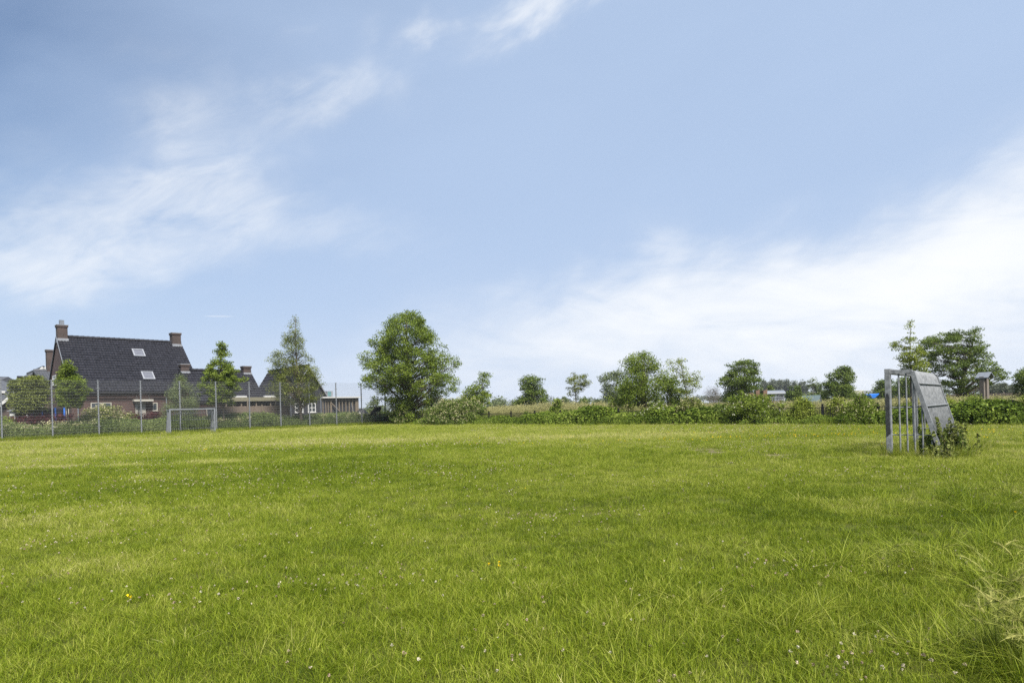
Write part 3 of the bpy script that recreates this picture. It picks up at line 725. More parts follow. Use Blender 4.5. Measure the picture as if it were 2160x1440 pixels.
def insect_house():
    d = 30; a = at(2077, 845, d); zt = at(2080, 784.5, d).z
    g = thing('insect_house', 'weathered wooden insect shelter of two posts under a small pitched roof', 'insect shelter', (a.x, a.y, 0), math.radians(28))
    def X(px): return (px-2077)*d/F/math.cos(math.radians(28))
    MB().box(X(2078.5), X(2086.5), -.1, .1, 0, zt-.1).build('post', M['oldwood'], g, bevel=.01)
    MB().box(X(2067.5), X(2070), -.1, .1, 0, zt-.22).build('post', M['oldwood'], g, bevel=.01)
    mb = MB(); xs = [X(2070)+.002, X(2073), X(2075.5), X(2078.5)-.002]
    for i in range(3):
        off = .02*((i*7) % 3-1); mb.prism([(xs[i]+.012, -.04+off, .2), (xs[i+1]-.012, -.04+off, .2), (xs[i+1]-.012+.01*i, -.04+off, zt-.32+.04*i), (xs[i]+.012, -.04+off, zt-.3)], (0, .05, 0))
    mb.build('plank', M['oldwood'], g)
    MB().box(X(2070)+.003, X(2078.5)-.003, .03, .07, .2, zt-.3).build('backing', M['darkwood'], g)
    mb = MB(); xc = X(2080.5)
    mb.prism([(xc-.36,-.28,zt-.27),(xc,-.28,zt),(xc,-.28,zt-.045),(xc-.36,-.28,zt-.315)], (0,.56,0))
    mb.prism([(xc+.002,-.28,zt),(xc+.26,-.28,zt-.22),(xc+.26,-.28,zt-.265),(xc+.002,-.28,zt-.045)], (0,.56,0)); mb.build('roof', M['zinc'], g)
insect_house()
def rail_fence():
    d = 66; a = at(1985, 836, d); b = at(2185, 832, d); L = (b-a).length
    g = thing('dark_rail_fence', 'dark plank rail fence across the meadow beyond the insect shelter', 'fence', (a.x, a.y, 0), math.atan2(b.y-a.y, b.x-a.x))
    zt = at(2100, 829.2, d).z; MB().box(0, L, -.03, .03, zt-.32, zt).build('rail', M['darkwood'], g); MB().box(0, L, -.03, .03, zt-.85, zt-.55).build('rail', M['darkwood'], g)
    n = 7
    for i in range(n): x = L*i/(n-1); MB().box(x-.07, x+.07, .032, .17, 0, zt+.1).build('post', M['oldwood'], g)
rail_fence()
def rear_bits():
    for i, (px, pt, pb, d) in enumerate(((791.5, 868, 894, 58.5), (801, 864, 892, 59.5), (796.5, 872, 892, 60.2))):
        p = col(px, d); z = at(px, pt, d).z
        o = MB().tube([(0, 0, 0), (.01, 0, z-.06), (.01, 0, z)], [.05, .048, .03], 8).build('tree_stake', M['darkwood'] if i < 2 else M['galv'])
        o.location = p
        tag(o, ['dark wooden stake nearest the fence corner, left of its pair', 'taller dark wooden stake left of the large tree', 'thin grey stake standing between two dark stakes'][i], 'stake', 'stakes by the fence corner')
    # black wrapped heap and tipped wheelbarrow
    d = 62; p = col(762, d); g = thing('black_heap', 'low heap under black plastic sheet at the right of the lean-to', 'covered heap', p, .4)
    rr = np.random.default_rng(3); n = 16; V = []
    for i in range(7):
        t = i/6*math.pi/2; V.append([((.95+.1*math.sin(4*a+i))*math.cos(t)*math.cos(a), (.7+.08*math.sin(5*a))*math.cos(t)*math.sin(a), 1.55*math.sin(t)*(1+.06*math.sin(3*a+2))) for a in np.linspace(0, 2*math.pi, n+1)])
    MB().grid(np.array(V)).build('sheet', M['plastic'], g, smooth=True)
    MB().bar((-.7, -.3, .8), (-1.05, -.3, 2.3), .06, .04).build('pole', M['galv'], g)
    d = 61; p = col(788, d); g = thing('tipped_wheelbarrow', 'black wheelbarrow tipped up against stakes left of the large tree', 'wheelbarrow', p, .5)
    zc = at(788, 868, d).z
    mb = MB(); q = [Vector(v) for v in ((-.62,-.3,zc-.35),(.35,-.35,zc+.45),(.35,.35,zc+.45),(-.62,.3,zc-.35))]; r = [v+Vector((.3,0,-.38)) for v in (q[0]*1+Vector((.12,.08,0)), q[1]+Vector((-.12,.08,0)), q[2]+Vector((-.12,-.08,0)), q[3]+Vector((.12,-.08,0)))]
    mb.v += [tuple(v) for v in q+r]; mb.f += [(0,1,5,4),(1,2,6,5),(2,3,7,6),(3,0,4,7),(4,5,6,7)]; mb.build('tray', M['plastic'], g)
    mb = MB(); mb.bar((.5,-.25,zc+.2),(-.35,-.3,.05),.04,.04); mb.bar((.5,.25,zc+.2),(-.35,.3,.05),.04,.04); mb.build('handle', M['black'], g)
    MB().tube([(.6,-.06,zc+.3),(.6,.06,zc+.3)], .2, 14).build('wheel', M['black'], g)
rear_bits()
def trampoline():
    D0 = 5.6; sa, _ = onD(70, 870, D0); sb, _ = onD(143, 870, D0); r = (sb-sa)/2
    _, zt = onD(106, 861, D0)
    g = thing('garden_trampoline', 'garden trampoline with black safety net and blue padded poles behind the purple hedge', 'trampoline', fw((sa+sb)/2, D0+r), R45)
    n = 8; R0 = r
    for k in range(n):
        a = 2*math.pi*(k+.35)/n; p = Vector((R0*math.cos(a), R0*math.sin(a), 0))
        MB().tube([p, p+Vector((0,0,zt+.05))], .055, 8).build('pole', M['bluefoam'], g)
    mb = MB(); t = np.linspace(0, 2*math.pi, 33); mb.grid(np.array([[((R0-.08)*math.cos(a), (R0-.08)*math.sin(a), z) for a in t] for z in (.9, zt)])); mb.build('safety_net', M['net'], g)
    mb = MB(); mb.grid(np.array([[(q*math.cos(a), q*math.sin(a), .88) for a in t] for q in (.02, R0-.1)])); mb.build('jump_mat', M['net'], g)
    mb = MB(); mb.tube([(R0*math.cos(a), R0*math.sin(a), .88) for a in t], .05, 6); mb.build('rim', M['bluefoam'], g)
trampoline()
def bird_table(px, pt, D0, label, m):
    s, z = onD(px, pt, D0); g = thing('bird_table', label, 'bird table', fw(s, D0), R45)
    MB().tube([(0,0,0),(0,0,z-.5)], .05, 8).build('post', M['timber'], g)
    mb = MB(); mb.box(-.18,.18,-.18,.18,z-.5,z-.47); mb.box(-.15,.15,-.15,.15,z-.467,z-.16); mb.build('house', M[m], g)
    mb = MB(); mb.prism([(-.32,-.28,z-.17),(0,-.28,z),(.32,-.28,z-.17)], (0,.56,0)); mb.build('roof', M['lead'], g)
bird_table(25.5, 862, 5.5, 'white bird table with grey roof near the left edge behind the fence', 'white')
bird_table(62, 859, 5.6, 'grey bird table between the two clipped trees and the trampoline', 'lead')

# ------------------------------------------------------------------ leaves, trees, shrubs
LEAF = dict(
    fresh=leafmat('fresh_green_leaves', [(0, (.062,.095,.012)), (.5, (.14,.195,.026)), (1, (.25,.30,.055))]),
    bright=leafmat('bright_green_leaves', [(0, (.070,.115,.010)), (.5, (.155,.23,.018)), (1, (.26,.33,.040))]),
    dark=leafmat('dark_green_leaves', [(0, (.045,.073,.014)), (.5, (.105,.15,.028)), (1, (.19,.24,.058))]),
    olive=leafmat('olive_green_leaves', [(0, (.075,.095,.020)), (.5, (.155,.185,.042)), (1, (.26,.285,.085))]),
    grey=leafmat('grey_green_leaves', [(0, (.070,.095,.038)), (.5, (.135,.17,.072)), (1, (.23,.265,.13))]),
    twig=leafmat('brown_twigs', [(0, (.07,.06,.042)), (.5, (.13,.115,.08)), (1, (.19,.17,.12))]),
    yellowgreen=leafmat('yellow_green_leaves', [(0, (.085,.115,.014)), (.5, (.185,.23,.032)), (1, (.31,.345,.078))]),
    purple=leafmat('purple_leaves', [(0, (.030,.010,.012)), (.5, (.065,.020,.024)), (1, (.15,.040,.042))]),
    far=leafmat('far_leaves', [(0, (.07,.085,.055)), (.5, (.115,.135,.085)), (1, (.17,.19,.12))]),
    cream=leafmat('cream_blossom', [(0, (.26,.24,.11)), (.5, (.40,.37,.20)), (1, (.55,.52,.34))], trans=.25),
    whitefl=leafmat('white_blossom', [(0, (.34,.33,.25)), (1, (.55,.54,.48))], trans=.2),
    orange=leafmat('orange_blossom', [(0, (.65,.32,.01)), (1, (.8,.5,.02))], trans=.2),
)
def leaf_quads(P, size, rng, up=.5, asp=.5, droop=0.0):
    n = len(P); d = rng.normal(size=(n, 3)); d[:, 2] -= droop; d /= np.linalg.norm(d, axis=1)[:, None]
    nr = rng.normal(size=(n, 3)); nr[:, 2] += up*2; w = np.cross(d, nr); w /= np.linalg.norm(w, axis=1)[:, None]+1e-9
    s = size*rng.uniform(.6, 1.3, n)[:, None]
    bend = np.cross(w, d)*s*.15
    return np.stack([P-d*s*.5, P+w*s*asp*.5+bend, P+d*s*.5, P-w*s*asp*.5+bend], 1)
def crown_points(prof, z0, dense, rng, n_cl, r_cl, flat=.65, shell=.55):
    """cluster centres inside a turned outline; prof: (z, left, right) metres from the trunk axis"""
    zs = np.array([p[0] for p in prof]); lo = np.array([p[1] for p in prof]); ro = np.array([p[2] for p in prof])
    o = np.argsort(zs); zs, lo, ro = zs[o], lo[o], ro[o]; out = []
    wid = (ro-lo)/2; area = np.interp(np.linspace(zs[0], zs[-1], 200), zs, np.maximum(wid, .05))**1.45; cum = np.cumsum(area); cum /= cum[-1]
    while len(out) < n_cl:
        z = np.interp(rng.random(), cum, np.linspace(zs[0], zs[-1], 200)); l, r = np.interp(z, zs, lo), np.interp(z, zs, ro)
        cx, R = (l+r)/2, (r-l)/2; R = max(.08, R-r_cl*.45); t = rng.random()*2*math.pi; R *= .58+.74*float(vnoise(np.array([math.cos(t)*2+n_cl]), np.array([z/max(.5, wid.max())*2.2+math.sin(t)*2]), .8, 3)[0]); q = R*(shell+(1-shell)*rng.random()) if rng.random() < .75 else R*rng.random()
        out.append((cx+q*math.cos(t), q*math.sin(t), z))
    return np.array(out)
def foliage(cl, r_cl, per, size, rng, flat=.62, up=.5, asp=.5, droop=0, spread=.30):
    n = len(cl); rs = r_cl*rng.uniform(.6, 1.35, n); cnt = np.maximum(6, (per*(rs/r_cl)**2)).astype(int)
    idx = np.repeat(np.arange(n), cnt); d = rng.normal(size=(len(idx), 3)); d /= np.linalg.norm(d, axis=1)[:, None]
    q = rng.random(len(idx))**.55; P = cl[idx]+d*(rs[idx]*q)[:, None]*np.array([1, 1, flat])
    base = rng.random(n); tint = np.clip(.5+(base[idx]-.5)*spread*1.6+rng.normal(size=len(idx))*.16, 0, 1)
    return leaf_quads(P, size, rng, up, asp, droop), tint, idx
def limbs(mb, base, top, cl, r0, rng, lift=.35, n=40, bend=.15):
    base, top = np.array(base, float), np.array(top, float); K = 8; ax = []
    off = rng.normal(size=(2,))*bend
    for i in range(K+1):
        t = i/K; p = base+(top-base)*t; p[:2] += off*math.sin(t*math.pi)*(np.linalg.norm(top-base)*.08); ax.append(p)
    mb.tube(ax, [max(.012, r0*(1.25 if i == 0 else 1)*(1-t*.92)) for i, t in enumerate(np.linspace(0, 1, K+1))], 8)
    H = top[2]-base[2]
    for j in rng.permutation(len(cl))[:n]:
        c = cl[j]; hz = math.hypot(c[0]-base[0], c[1]-base[1]); zz = min(c[2]-lift*hz, top[2]-.1); zz = max(zz, base[2]+.12*H)
        t = (zz-base[2])/H; i = min(K-1, int(t*K)); p = ax[i]+(ax[i+1]-ax[i])*(t*K-i)
        mid = (p+c)/2; mid[2] += .06*hz; mid[:2] += rng.normal(size=2)*.05*hz; r = max(.010, r0*(1-t*.9)*.42)
        mb.tube([p, mid, c], [r, r*.6, max(.006, r*.18)], 5, cap=False)
def tree(name, label, cat, px, d, prof_px, n_cl, r_cl, per, leaf, size=None, group=None, trunk=.12, seed=0, lift=.45, flat=.62, asp=.5, shell=.55, top=None,
         droop=0., bark='bark', blossom=None, nb=0, bsize=.1, bzone=.35, base_z=0., parts=True, up=.5, nl=60, stems=1, spread=.3, crown='crown'):
    rng = np.random.default_rng(1000+seed+int(px))
    b = col(px, d); k = d/F
    prof = [(at(px, y, d).z, (xl-px)*k, (xr-px)*k) for (y, xl, xr) in prof_px]
    prof = [(z, l, r) for (z, l, r) in prof]
    t = thing(name, label, cat, (b.x, b.y, base_z), 0, group); prof = [(max(.05, z-base_z), l, r) for z, l, r in prof]
    # the outline was read along the view ray: turn its left-right axis square to that ray
    ang = -math.atan2(b.x, b.y); t.rotation_euler = (0, 0, ang)
    sc = 1/math.sqrt(1+(b.x/d)**2) if True else 1
    cl = crown_points(prof, 0, 1, rng, n_cl, r_cl, flat, shell); cl[:, :2] /= 1.0
    size = size or max(.05, 1.65*d/604); per = int(per*1.05)
    V, tint, idx = foliage(cl, r_cl, per, size, rng, flat, up, asp, droop, spread)
    me = quads(V); face_attr(me, 'tint', tint); zt = max(p[0] for p in prof)
    ztop = prof[int(np.argmax([p[0] for p in prof]))]; tx = (ztop[1]+ztop[2])/2
    mb = MB()
    if stems == 1: limbs(mb, (0, 0, -.1), cl[np.argmax(cl[:, 2])], cl, trunk, rng, lift, nl)
    else:
        sel = np.array_split(rng.permutation(len(cl)), stems)
        for s_ in sel:
            c = cl[s_]; e = c[np.argmax(c[:, 2])]; limbs(mb, (rng.normal()*.25, rng.normal()*.2, -.1), e, c, trunk*.6, rng, lift, max(4, nl//stems))
    mb.build('trunk' if stems == 1 else 'stems', M[bark], t, smooth=True)
    link(crown, me, LEAF[leaf], t)
    if blossom:
        zz = cl[:, 2]; keep = zz > np.quantile(zz, bzone); cb = cl[keep]; nn = len(cb)
        ii = rng.integers(0, nn, nb); dd = rng.normal(size=(nb, 3)); dd[:, 2] = np.abs(dd[:, 2])*.9; dd[:, 1] -= .5; dd /= np.linalg.norm(dd, axis=1)[:, None]
        P = cb[ii]+dd*r_cl*rng.uniform(.85, 1.2, nb)[:, None]*np.array([1, 1, max(flat, .75)])
        P = np.repeat(P, 5, 0)+rng.normal(size=(nb*5, 3))*bsize*.4
        Vb = leaf_quads(P, bsize*.85, rng, 1.2, .9); mb_ = quads(Vb); face_attr(mb_, 'tint', rng.random(len(Vb))); link('blossom', mb_, LEAF[blossom], t)
    return t
def dleft(px, D):                                        # depth of the point of photo column px that lies D behind the ball fence
    a = (px-CX)/F; s = (a*(F0.y+.70711*D)-F0.x+.70711*D)/(.70711*(1-a)); return F0.y+.70711*(s+D)
def dright(px, R):                                       # depth on the black fence line shifted R behind it
    a = (px-CX)/F; k = (a*(CORNER.y+.70711*R)-CORNER.x-.70711*R)/(.70711*(1+a)); return CORNER.y-.70711*k+.70711*R

# trees on the left
tree('broadleaf_tree', 'largest tree of the photo, broad rounded green crown at the far corner of the field', 'tree', 868, 57,
     [(655,842,880),(664,828,902),(684,802,918),(700,793,936),(729,773,949),(751,761,961),(782,751,969),(807,764,971),(826,786,967),(838,788,938),(862,816,916),(885,812,908)],
     600, .62, 105, 'fresh', trunk=.28, seed=1, lift=.6, nl=110)
tree('olive_tree', 'tall slender tree with sparse olive foliage in front of the black barn', 'tree', 637, dleft(637, 1.0),
     [(667,624,633),(690,604,642),(715,598,652),(735,590,656),(752,574,664),(762,568,670),(785,565,680),(810,567,686),(832,573,680),(850,586,662)],
     400, .44, 52, 'olive', size=.13, trunk=.14, seed=2, asp=.32, lift=.7, nl=110, flat=.8, spread=.4)
tree('young_tree', 'young bright green tree with conical crown before the brick annex', 'tree', 474, dleft(474, 1.3),
     [(722,467,475),(735,460,486),(750,452,492),(765,443,496),(780,430,503),(800,425,512),(816,425,506),(835,428,500),(852,436,490)],
     230, .36, 66, 'fresh', trunk=.075, seed=3, lift=.35, nl=70)
tree('young_tree', 'young narrow dark green tree on a thin stem before the large house gable', 'tree', 150, dleft(150, 1.3),
     [(757,142,149),(766,136,155),(776,129,160),(790,131,165),(803,119,180),(820,116,187),(840,118,178),(857,122,170)],
     260, .30, 62, 'fresh', trunk=.055, seed=4, lift=.35, nl=60)
tree('clipped_tree', 'left and narrower of two clipped leafy trees near the left edge', 'tree', 42, dleft(42, 5.4),
     [(800,30,56),(806,26,60),(830,24,62),(860,25,60),(874,30,54)], 90, .42, 110, 'olive', trunk=.09, seed=5, flat=.5, droop=.6, group='clipped garden trees')
tree('clipped_tree', 'right and wider of two clipped leafy trees, before the tall chimney house', 'tree', 76, dleft(76, 5.0),
     [(795,62,88),(801,53,98),(825,50,103),(850,50,100),(866,58,90)], 130, .45, 110, 'olive', trunk=.10, seed=6, flat=.5, droop=.6, group='clipped garden trees')
tree('willow_shrub', 'pale green willow shrub behind the small distant goal', 'shrub', 388, dleft(388, 3.2),
     [(797,378,392),(812,362,412),(835,352,420),(858,346,424),(880,348,424),(896,352,420)], 170, .42, 85, 'grey', trunk=.10, seed=7, stems=5, asp=.25, lift=.9, flat=1.0, up=.2)
tree('blossom_shrub', 'cream flowering shrub behind the mesh fence before the large brick house', 'shrub', 222, dleft(222, 3.2),
     [(860,205,245),(868,180,262),(880,162,272),(896,160,274)], 90, .42, 80, 'olive', stems=4, trunk=.06, seed=8, blossom='cream', nb=420, bsize=.09, bzone=.3)
# hedges of the gardens
def hedge(name, label, xa, xb, pt, D0, leaf, n, w=.9):
    s0, zt = onD(xa, pt, D0); s1, _ = onD(xb, pt, D0); rng = np.random.default_rng(abs(int(xa))+5); L = s1-s0
    h = thing(name, label, 'hedge', fw(s0, D0), R45)
    c = np.stack([rng.uniform(0, L, n), rng.uniform(0, w, n), rng.uniform(.15, zt-.15, n)], 1)
    V, tint, _ = foliage(c, .3, 60, .11, rng, .8); me = quads(V); face_attr(me, 'tint', tint); link('foliage', me, LEAF[leaf], h)
    mb = MB()
    for k in range(int(L/.5)+1): x = k*.5; mb.tube([(x, w/2, 0), (x+.1, w/2+.1, zt*.85)], [.03, .012], 5)
    mb.build('stems', M['bark'], h)
hedge('purple_hedge', 'dark purple hedge before the garden trampoline', 30, 152, 873, 4.3, 'purple', 190)
hedge('purple_hedge', 'dark purple hedge under the front door of the large brick house', 262, 345, 869, 6.2, 'purple', 150)
hedge('green_hedge', 'low trimmed green hedge at the left edge behind the mesh fence', -60, 27, 882, 4.6, 'fresh', 150)

# the far corner and the right-hand side
tree('elder_shrub', 'cream flowering elder shrub right of the largest tree', 'shrub', 962, 50.5,
     [(843,945,990),(850,922,1008),(862,900,1020),(878,885,1024),(894,880,1022)], 190, .5, 85, 'dark', stems=5, trunk=.08, seed=10, blossom='cream', nb=900, bsize=.085, bzone=.05)
tree('elder_shrub', 'flowering elder shrub beneath the left side of the largest tree', 'shrub', 842, 56,
     [(862,830,860),(872,822,872),(884,820,880),(894,822,878)], 70, .45, 80, 'dark', stems=4, trunk=.06, seed=11, blossom='cream', nb=260, bsize=.085, bzone=.0)
tree('small_tree', 'small leaning tree with ragged leader right of the flowering elder', 'tree', 1018, dright(1018, 4),
     [(773,1024,1032),(790,1012,1036),(806,1004,1032),(818,978,1034),(836,968,1044),(852,972,1034),(866,980,1025)], 95, .45, 70, 'fresh', trunk=.08, seed=12)
tree('round_tree', 'dark rounded tree standing alone in the meadow, left of the slender tree', 'tree', 1130, 74,
     [(790,1122,1135),(800,1099,1150),(816,1096,1153),(836,1086,1168),(853,1080,1160)], 110, .7, 75, 'dark', trunk=.16, seed=13)
tree('slender_tree', 'slender tree with sparse flat crown and bare pale stem in the meadow', 'tree', 1217, 64,
     [(785,1206,1228),(795,1196,1243),(808,1187,1247),(818,1191,1235),(834,1194,1230)], 40, .42, 55, 'olive', trunk=.065, seed=14, lift=.3, asp=.35)
tree('grey_tree', 'hazy grey green tree behind the left side of the big dark bush', 'tree', 1292, 112,
     [(780,1282,1310),(795,1265,1322),(815,1256,1330),(835,1266,1330),(851,1270,1330)], 90, 1.0, 70, 'grey', trunk=.2, seed=15)
tree('large_bush', 'big dark bushy tree of several stems near the middle of the far fence', 'tree', 1345, dright(1345, 2.4),
     [(746,1362,1376),(757,1312,1388),(775,1304,1400),(796,1292,1408),(818,1282,1412),(842,1278,1408),(868,1286,1394)],
     230, .48, 90, 'fresh', trunk=.16, seed=16, stems=6, lift=1.0, nl=80, flat=.85)
tree('large_bush', 'smaller dark bush between the big bushy tree and the ragged sapling', 'tree', 1415, dright(1415, 5),
     [(795,1402,1424),(815,1393,1442),(836,1390,1448),(860,1392,1448)], 70, .45, 80, 'dark', trunk=.09, seed=17, stems=4, lift=.9)
tree('ragged_sapling', 'ragged sapling with bare leaning top and sparse bright leaves by the far fence', 'tree', 1456, dright(1456, 2.0),
     [(740,1452,1462),(752,1405,1462),(770,1396,1458),(784,1410,1482),(800,1415,1490),(816,1425,1486),(832,1430,1474)], 46, .36, 50, 'yellowgreen', trunk=.055, seed=18, lift=.5)
tree('twiggy_bush', 'bare brownish twiggy bush in the meadow left of the log stumps', 'shrub', 1500, 90,
     [(820,1490,1515),(832,1478,1526),(848,1474,1530)], 50, .6, 60, 'twig', size=.22, stems=6, trunk=.06, seed=19, asp=.12, lift=1.2, flat=1, up=0)
tree('round_tree', 'broad leafy tree behind the log stumps', 'tree', 1566, 62,
     [(758,1592,1604),(766,1540,1606),(785,1526,1610),(805,1518,1614),(825,1515,1606),(845,1516,1596)], 165, .55, 80, 'dark', trunk=.14, seed=20, lift=.7)
tree('round_tree', 'rounded leafy tree above the green tent', 'tree', 1773, 66,
     [(774,1775,1790),(790,1751,1806),(808,1741,1804),(822,1730,1806),(836,1722,1822),(846,1730,1815)], 150, .55, 80, 'dark', trunk=.15, seed=21)
tree('slender_tree', 'thin see-through tree left of the tree above the green tent', 'tree', 1714, 78,
     [(793,1705,1722),(806,1700,1730),(825,1696,1738),(848,1694,1740)], 42, .5, 46, 'grey', trunk=.08, seed=22, lift=.8)
tree('leader_tree', 'tree with a tall bare leader rising above the near goal', 'tree', 1926, dright(1926, 4.5),
     [(677,1918,1932),(695,1916,1931),(712,1908,1938),(722,1880,1940),(736,1892,1954),(756,1894,1958),(780,1905,1962),(802,1912,1955)], 95, .30, 60, 'yellowgreen', trunk=.07, seed=23, lift=.3, flat=.5)
tree('spreading_tree', 'wide spreading dark tree behind the near goal and the insect shelter', 'tree', 2010, 45,
     [(697,2042,2062),(706,1962,2066),(720,1948,2068),(740,1945,2076),(760,1946,2080),(776,1952,2095),(795,1960,2106),(812,1968,2092),(826,1985,2055)],
     300, .42, 80, 'dark', trunk=.20, seed=24, lift=.55, flat=.45, nl=100)
tree('edge_tree', 'dense rounded tree cut off by the right edge of the photo', 'tree', 2166, 32,
     [(780,2152,2190),(795,2141,2205),(815,2137,2210),(840,2142,2205),(862,2150,2200)], 130, .34, 90, 'dark', trunk=.11, seed=25)
tree('far_bush', 'large hazy dark bush behind the near goal post, right of the blue trailer', 'shrub', 1868, 105,
     [(803,1855,1880),(812,1842,1898),(826,1838,1902),(838,1842,1898)], 70, .9, 75, 'dark', stems=4, trunk=.15, seed=26)
tree('far_bush', 'hazy dark bush seen between the bars of the near goal', 'shrub', 1905, 100,
     [(800,1900,1920),(812,1890,1928),(838,1888,1932)], 55, .9, 75, 'dark', stems=4, trunk=.15, seed=27)
for i, (px, pt, w, lab) in enumerate(((1668, 818, 9, 'narrow dark conifer beside the hay feeder roof'), (1682, 816, 9, 'dark conifer right of the narrow one beside the hay feeder'), (1624, 814, 8, 'small dark conifer behind the hay feeder roof'))):
    tree('conifer', lab, 'tree', px, 95, [(pt, px-2, px+2), (pt+9, px-w*.7, px+w*.7), (pt+22, px-w, px+w), (pt+34, px-w*.8, px+w*.8)], 36, .55, 70, 'dark', trunk=.12, seed=30+i, group='conifers by the hay feeder')
# shrubs and brambles on the black fence
S = [  # px, R, profile, leaf, blossom, nb, label
 (1112, .3, [(872,1104,1122),(882,1096,1134),(895,1094,1136)], 'fresh', None, 0, 'low leafy bramble on the black fence right of the tall dry grass'),
 (1176, .5, [(846,1170,1182),(858,1162,1184),(872,1150,1194),(895,1140,1200)], 'fresh', 'cream', 90, 'bramble with one upright cream flowering spray on the black fence'),
 (1262, .4, [(864,1250,1276),(876,1236,1292),(895,1232,1296)], 'fresh', None, 0, 'low green bramble between black posts left of the big bushy tree'),
 (1385, .2, [(848,1372,1398),(862,1352,1412),(878,1342,1424),(896,1340,1426)], 'fresh', 'whitefl', 130, 'bramble dotted with white flowers right under the big bushy tree'),
 (1455, .1, [(838,1445,1470),(850,1428,1485),(866,1420,1494),(895,1418,1498)], 'olive', 'cream', 420, 'cream flowering shrub below the ragged sapling'),
 (1515, .2, [(856,1502,1528),(868,1490,1540),(896,1486,1544)], 'dark', None, 0, 'low dark bramble left of the tallest fence shrub'),
 (1588, -.2, [(823,1560,1574),(835,1548,1588),(844,1540,1622),(856,1532,1648),(874,1524,1664),(897,1518,1668)], 'fresh', 'whitefl', 120, 'tallest fence shrub, a wild rose with white flowers below the log stumps'),
 (1692, .3, [(842,1680,1706),(856,1664,1720),(874,1656,1730),(896,1652,1734)], 'yellowgreen', None, 0, 'light green shrub on the black fence below the hay feeder'),
 (1765, .9, [(843,1754,1780),(858,1742,1792),(880,1738,1796)], 'yellowgreen', 'cream', 50, 'yellow green shrub behind the black fence below the green tent'),
 (1818, .0, [(830,1812,1828),(846,1794,1842),(862,1778,1858),(880,1768,1866),(897,1764,1868)], 'fresh', 'cream', 150, 'shrub with cream flowers on the black fence left of the near goal'),
 (1910, .5, [(858,1890,1930),(874,1878,1942),(896,1872,1950)], 'fresh', None, 0, 'green bramble seen through the bars of the near goal'),
 (1985, .6, [(838,1976,2000),(852,1962,2014),(872,1955,2020),(896,1952,2024)], 'yellowgreen', 'cream', 60, 'bramble with pale roses behind the slanted back of the near goal'),
 (2048, .4, [(832,2040,2060),(846,2030,2072),(864,2024,2080),(896,2020,2084)], 'fresh', None, 0, 'bramble on the black fence below the insect shelter'),
 (2112, .1, [(846,2098,2128),(858,2086,2140),(876,2080,2148),(897,2078,2150)], 'fresh', None, 0, 'broad leafy ivy mass on the black fence near the right edge'),
 (2168, .3, [(838,2152,2186),(854,2146,2200),(896,2142,2206)], 'yellowgreen', None, 0, 'bramble on the black fence cut off by the right edge'),
]
for i, (px, R, pr, leaf, bl, nb, lab) in enumerate(S):
    d = dright(px, R); w = max(p[2]-p[1] for p in pr)*d/F; hh = (pr[-1][0]-pr[0][0])*d/F
    tree('bramble' if 'bramble' in lab or 'ivy' in lab else 'shrub', lab, 'shrub', px, d, pr, int(20+46*w*hh*.55), .30, 80, leaf, size=max(.085, 1.9*d/604), stems=4, trunk=.035, seed=50+i, flat=.75,
         blossom=bl, nb=int(nb*1.1), bsize=.07, bzone=.1, lift=.8, nl=24, group='shrubs along the black fence', crown='foliage')
# far poplars and field trees in the haze
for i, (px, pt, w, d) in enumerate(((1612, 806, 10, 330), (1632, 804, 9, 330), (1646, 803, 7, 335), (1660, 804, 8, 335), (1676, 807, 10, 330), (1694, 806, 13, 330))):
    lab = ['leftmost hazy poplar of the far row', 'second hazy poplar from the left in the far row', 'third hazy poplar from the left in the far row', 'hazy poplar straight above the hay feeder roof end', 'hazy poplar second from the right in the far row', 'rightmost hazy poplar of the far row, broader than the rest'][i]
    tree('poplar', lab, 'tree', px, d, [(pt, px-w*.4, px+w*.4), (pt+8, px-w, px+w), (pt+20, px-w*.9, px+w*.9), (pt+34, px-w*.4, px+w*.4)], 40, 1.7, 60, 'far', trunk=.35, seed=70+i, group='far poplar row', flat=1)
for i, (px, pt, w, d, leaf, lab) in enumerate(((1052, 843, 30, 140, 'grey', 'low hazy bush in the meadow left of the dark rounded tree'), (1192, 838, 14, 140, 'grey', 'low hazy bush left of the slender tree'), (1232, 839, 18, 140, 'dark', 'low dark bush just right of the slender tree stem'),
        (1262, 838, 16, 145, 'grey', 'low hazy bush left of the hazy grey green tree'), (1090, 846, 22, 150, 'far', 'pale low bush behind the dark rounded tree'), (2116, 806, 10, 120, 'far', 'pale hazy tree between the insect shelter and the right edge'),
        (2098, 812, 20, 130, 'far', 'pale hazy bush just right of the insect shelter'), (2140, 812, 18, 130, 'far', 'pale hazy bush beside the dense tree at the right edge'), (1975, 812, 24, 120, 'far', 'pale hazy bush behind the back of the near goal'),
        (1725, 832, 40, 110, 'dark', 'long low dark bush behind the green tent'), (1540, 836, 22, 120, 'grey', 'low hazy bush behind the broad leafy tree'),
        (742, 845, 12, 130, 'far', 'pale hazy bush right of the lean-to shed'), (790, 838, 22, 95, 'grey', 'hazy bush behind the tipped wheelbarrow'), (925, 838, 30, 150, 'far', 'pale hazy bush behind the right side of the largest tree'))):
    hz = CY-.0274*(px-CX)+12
    tree('meadow_bush', lab, 'shrub', px, d, [(pt, px-w*.4, px+w*.4), (pt+(hz-pt)*.35, px-w*.9, px+w*.9), (hz, px-w, px+w)], 46, max(.6, w*d/F*.42), 70, leaf, stems=3, trunk=.12, seed=90+i, group='bushes in the meadow', flat=.8)
